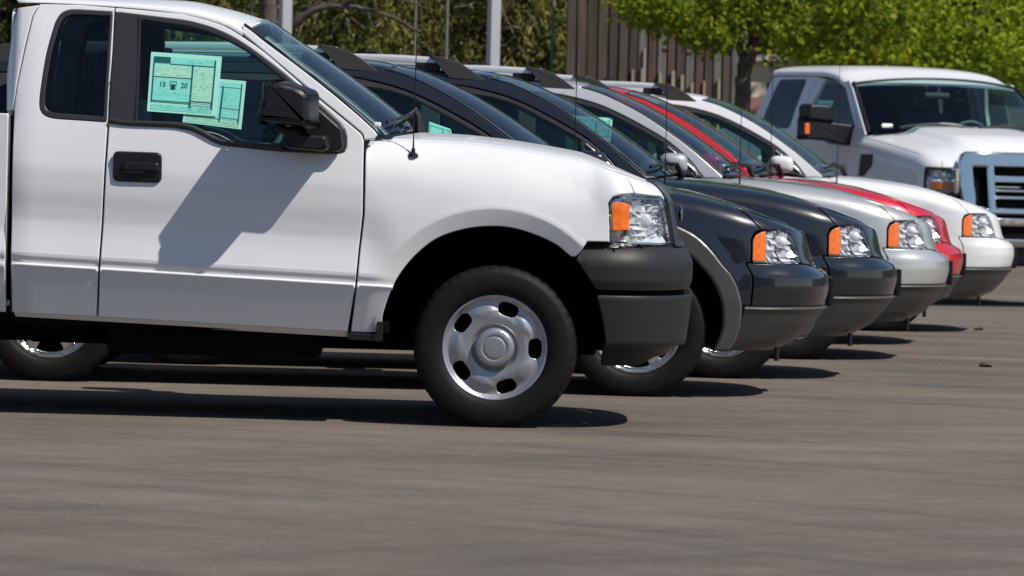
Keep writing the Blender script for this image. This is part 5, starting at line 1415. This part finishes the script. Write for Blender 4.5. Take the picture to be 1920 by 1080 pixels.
M['post'] = mat('weathered_post', (.17, .165, .15), .8, noise=(20, .8, 1.15))
t = thing('wire_fence', 'thin grey fence posts and strands in front of the shrubs', 'fence', (0, 54.3, 0))
for x in (-3.6, -2.9, -1.12, -.78, .37):
    tube('fence_post', [(x, 0, 0), (x, 0, 3.3)], .017, M['post'], t, 8)
for z in (.6, 1.2, 3.25): tube('fence_strand', [(-3.7, -.02, z), (.5, -.02, z)], .004, M['post'], t, 5)

wood = []
for nm, c, a in (('board_brown', (.078, .062, .052), 1.), ('board_dark', (.060, .045, .034), 1.), ('board_grey', (.155, .150, .145), 1.), ('board_red', (.098, .060, .052), 1.), ('board_sunlit_tan', (.40, .33, .23), 1.)):
    m_ = mat(nm, c, .85); n_ = m_.node_tree.nodes; l_ = m_.node_tree.links
    tc_ = n_.new('ShaderNodeTexCoord'); mp_ = n_.new('ShaderNodeMapping'); mp_.inputs['Scale'].default_value = (34, 34, 1.3)
    t_ = n_.new('ShaderNodeTexNoise'); t_.inputs['Scale'].default_value = 1.; t_.inputs['Detail'].default_value = 7; t_.inputs['Roughness'].default_value = .65
    r_ = n_.new('ShaderNodeValToRGB'); r_.color_ramp.elements[0].position = .32; r_.color_ramp.elements[1].position = .70
    r_.color_ramp.elements[0].color = (*[v * .55 for v in c], 1); r_.color_ramp.elements[1].color = (*[v * 1.4 for v in c], 1)
    l_.new(tc_.outputs['Object'], mp_.inputs['Vector']); l_.new(mp_.outputs['Vector'], t_.inputs['Vector']); l_.new(t_.outputs['Fac'], r_.inputs['Fac']); l_.new(r_.outputs['Color'], n_['Principled BSDF'].inputs['Base Color'])
    wood.append(m_)
t = thing('wooden_fence', 'tall weathered fence of upright brown and grey boards behind the maple', 'fence', (.52, 54, 0), R(6))
kinds = [0, 3, 1, 0, 1, 0, 1, 2, 3, 2, 3, 0, 2, 3, 0, 2, 0, 2, 2]
x = 0.
for i, k in enumerate(kinds):
    w = .100 - .0016 * i + rng.uniform(-.006, .006)
    h_ = 3.35 + rng.uniform(-.05, .05)
    box('board', (x + w / 2, rng.uniform(-.008, .008), h_ / 2 + .03), (w, .022, h_), wood[k], t, .003, 1, Matrix.Rotation(rng.uniform(-.004, .004), 3, 'Y'))
    x += w + .018
for z in (.5, 1.7, 3.0): box('rail', (x / 2, .035, z), (x, .04, .09), wood[1], t, .003, 1)
box('backing', (x / 2, .085, 1.65), (x, .012, 3.2), wood[1], t, 0)
for bx, z1, w_ in ((.72, 2.12, .022), (.82, 2.14, .022), (.845, 2.36, .018), (1.02, 2.10, .030), (1.16, 2.12, .036), (1.26, 2.08, .034), (1.37, 2.0, .028), (1.5, 2.02, .022), (1.66, 2.05, .026)):
    box('sunlit_picket', (bx, -.035, z1 / 2), (w_, .02, z1), wood[4], t, .003, 1)  # narrow tan pickets, their pale colour standing in for sun patches

def building(label, x0, x1, y, h, cw, cb, hb):
    t = thing('building', label, 'building', ((x0 + x1) / 2, y + 3, 0))
    w = x1 - x0
    box('wall', (0, 0, h / 2 + hb / 2), (w, 6, h - hb), mat('stucco_' + label.split()[0], cw, .9, noise=(2.5, .93, 1.05), bump=(60, .3, .01)), t, 0)
    box('base_band', (0, 0, hb / 2), (w + .06, 6.06, hb), mat('base_band_' + label.split()[0], cb, .9, noise=(3, .9, 1.06)), t, 0)
    box('roof_edge', (0, 0, h + .04), (w + .2, 6.2, .08), mat('edge_' + label.split()[0], [v * .9 for v in cw], .8), t, .01)
building('cream low building with rosy base between the maple trunk and the chrome grille pickup', 2.60, 4.1, 60, 2.36, (.72, .66, .56), (.38, .20, .18), 1.93)
building('mauve grey building at the far right edge beyond the chrome grille pickup', 5.83, 11, 60, 2.14, (.20, .175, .185), (.15, .13, .14), .6)

# ---------------------------------------------------------------- vehicles
make_pickup((-.066, 22.994, 0))
w1 = make_wagon()
G_ = 'station wagons parked side by side'
w1['group'] = G_
spots = [(.634, 26.114), (1.161, 28.414), (1.700, 31.264), (2.018, 33.864), (2.633, 36.614)]
labs = ['dark slate wagon parked directly behind the white pickup, grey wheel flare showing', 'dark slate wagon standing between the other dark wagon and the silver one',
        'silver wagon with grey lower bumper parked between the second dark wagon and the red one', 'red wagon mostly hidden behind the silver wagon', 'white wagon with grey lower bumper, last of the row beside the big chrome grille pickup']
wagons = [w1]
for nm in ('dark', 'silver', 'red', 'white'):
    wagons.append(copy_tree(w1, None, None if nm == 'dark' else {'dark_slate_paint': M[nm]}))
for w_, (x, y), lb in zip(wagons, spots, labs):
    w_.location = (x, y, 0); w_['label'] = lb
for w_, quad, kd in ((wagons[2], [(-1.36, 1.452), (-1.115, 1.442), (-1.125, 1.300), (-1.37, 1.315)], 2), (wagons[0], [(-1.075, 1.365), (-.965, 1.330), (-.945, 1.25), (-1.075, 1.26)], 2)):
    p_ = [c for c in w_.children if c.name.startswith('window_surround')][0]
    sticker(p_, sv_side, quad, kd, -.018)
make_big_pickup((4.073, 43.34, 0), R(-66))

# ---------------------------------------------------------------- small things on the asphalt
M['litter'] = mat('dry_leaf', (.05, .030, .018), .9)
for i, (x, y, s, lb) in enumerate(((2.85, 30.0, .035, 'dry brown leaf lying on the asphalt nearer the camera, right of the wagons'), (3.41, 36.5, .03, 'dry brown leaf lying on the asphalt beside the white wagon'))):
    bm = bmesh.new(); bmesh.ops.create_icosphere(bm, subdivisions=2, radius=s, matrix=Matrix.Translation((x, y, s * .3)) @ Matrix.Diagonal((1.1, .8, .38, 1)))
    for v in bm.verts: v.co += Vector(rng.normal(size=3)) * s * .13
    tag(from_bm('dry_leaf', bm, M['litter'], None), lb, 'leaf', 'dry leaves on the asphalt')
bm = bmesh.new()
for k in range(70):
    x, y, s = rng.uniform(-2.2, 4.2), rng.uniform(14.2, 38), rng.uniform(.002, .0045)
    bmesh.ops.create_icosphere(bm, subdivisions=1, radius=s, matrix=Matrix.Translation((x, y, s * .5)) @ Matrix.Diagonal((1.3, 1, .7, 1)))
o = from_bm('gravel', bm, mat('pale_grit', (.34, .32, .29), .9), None)
o['kind'] = 'stuff'
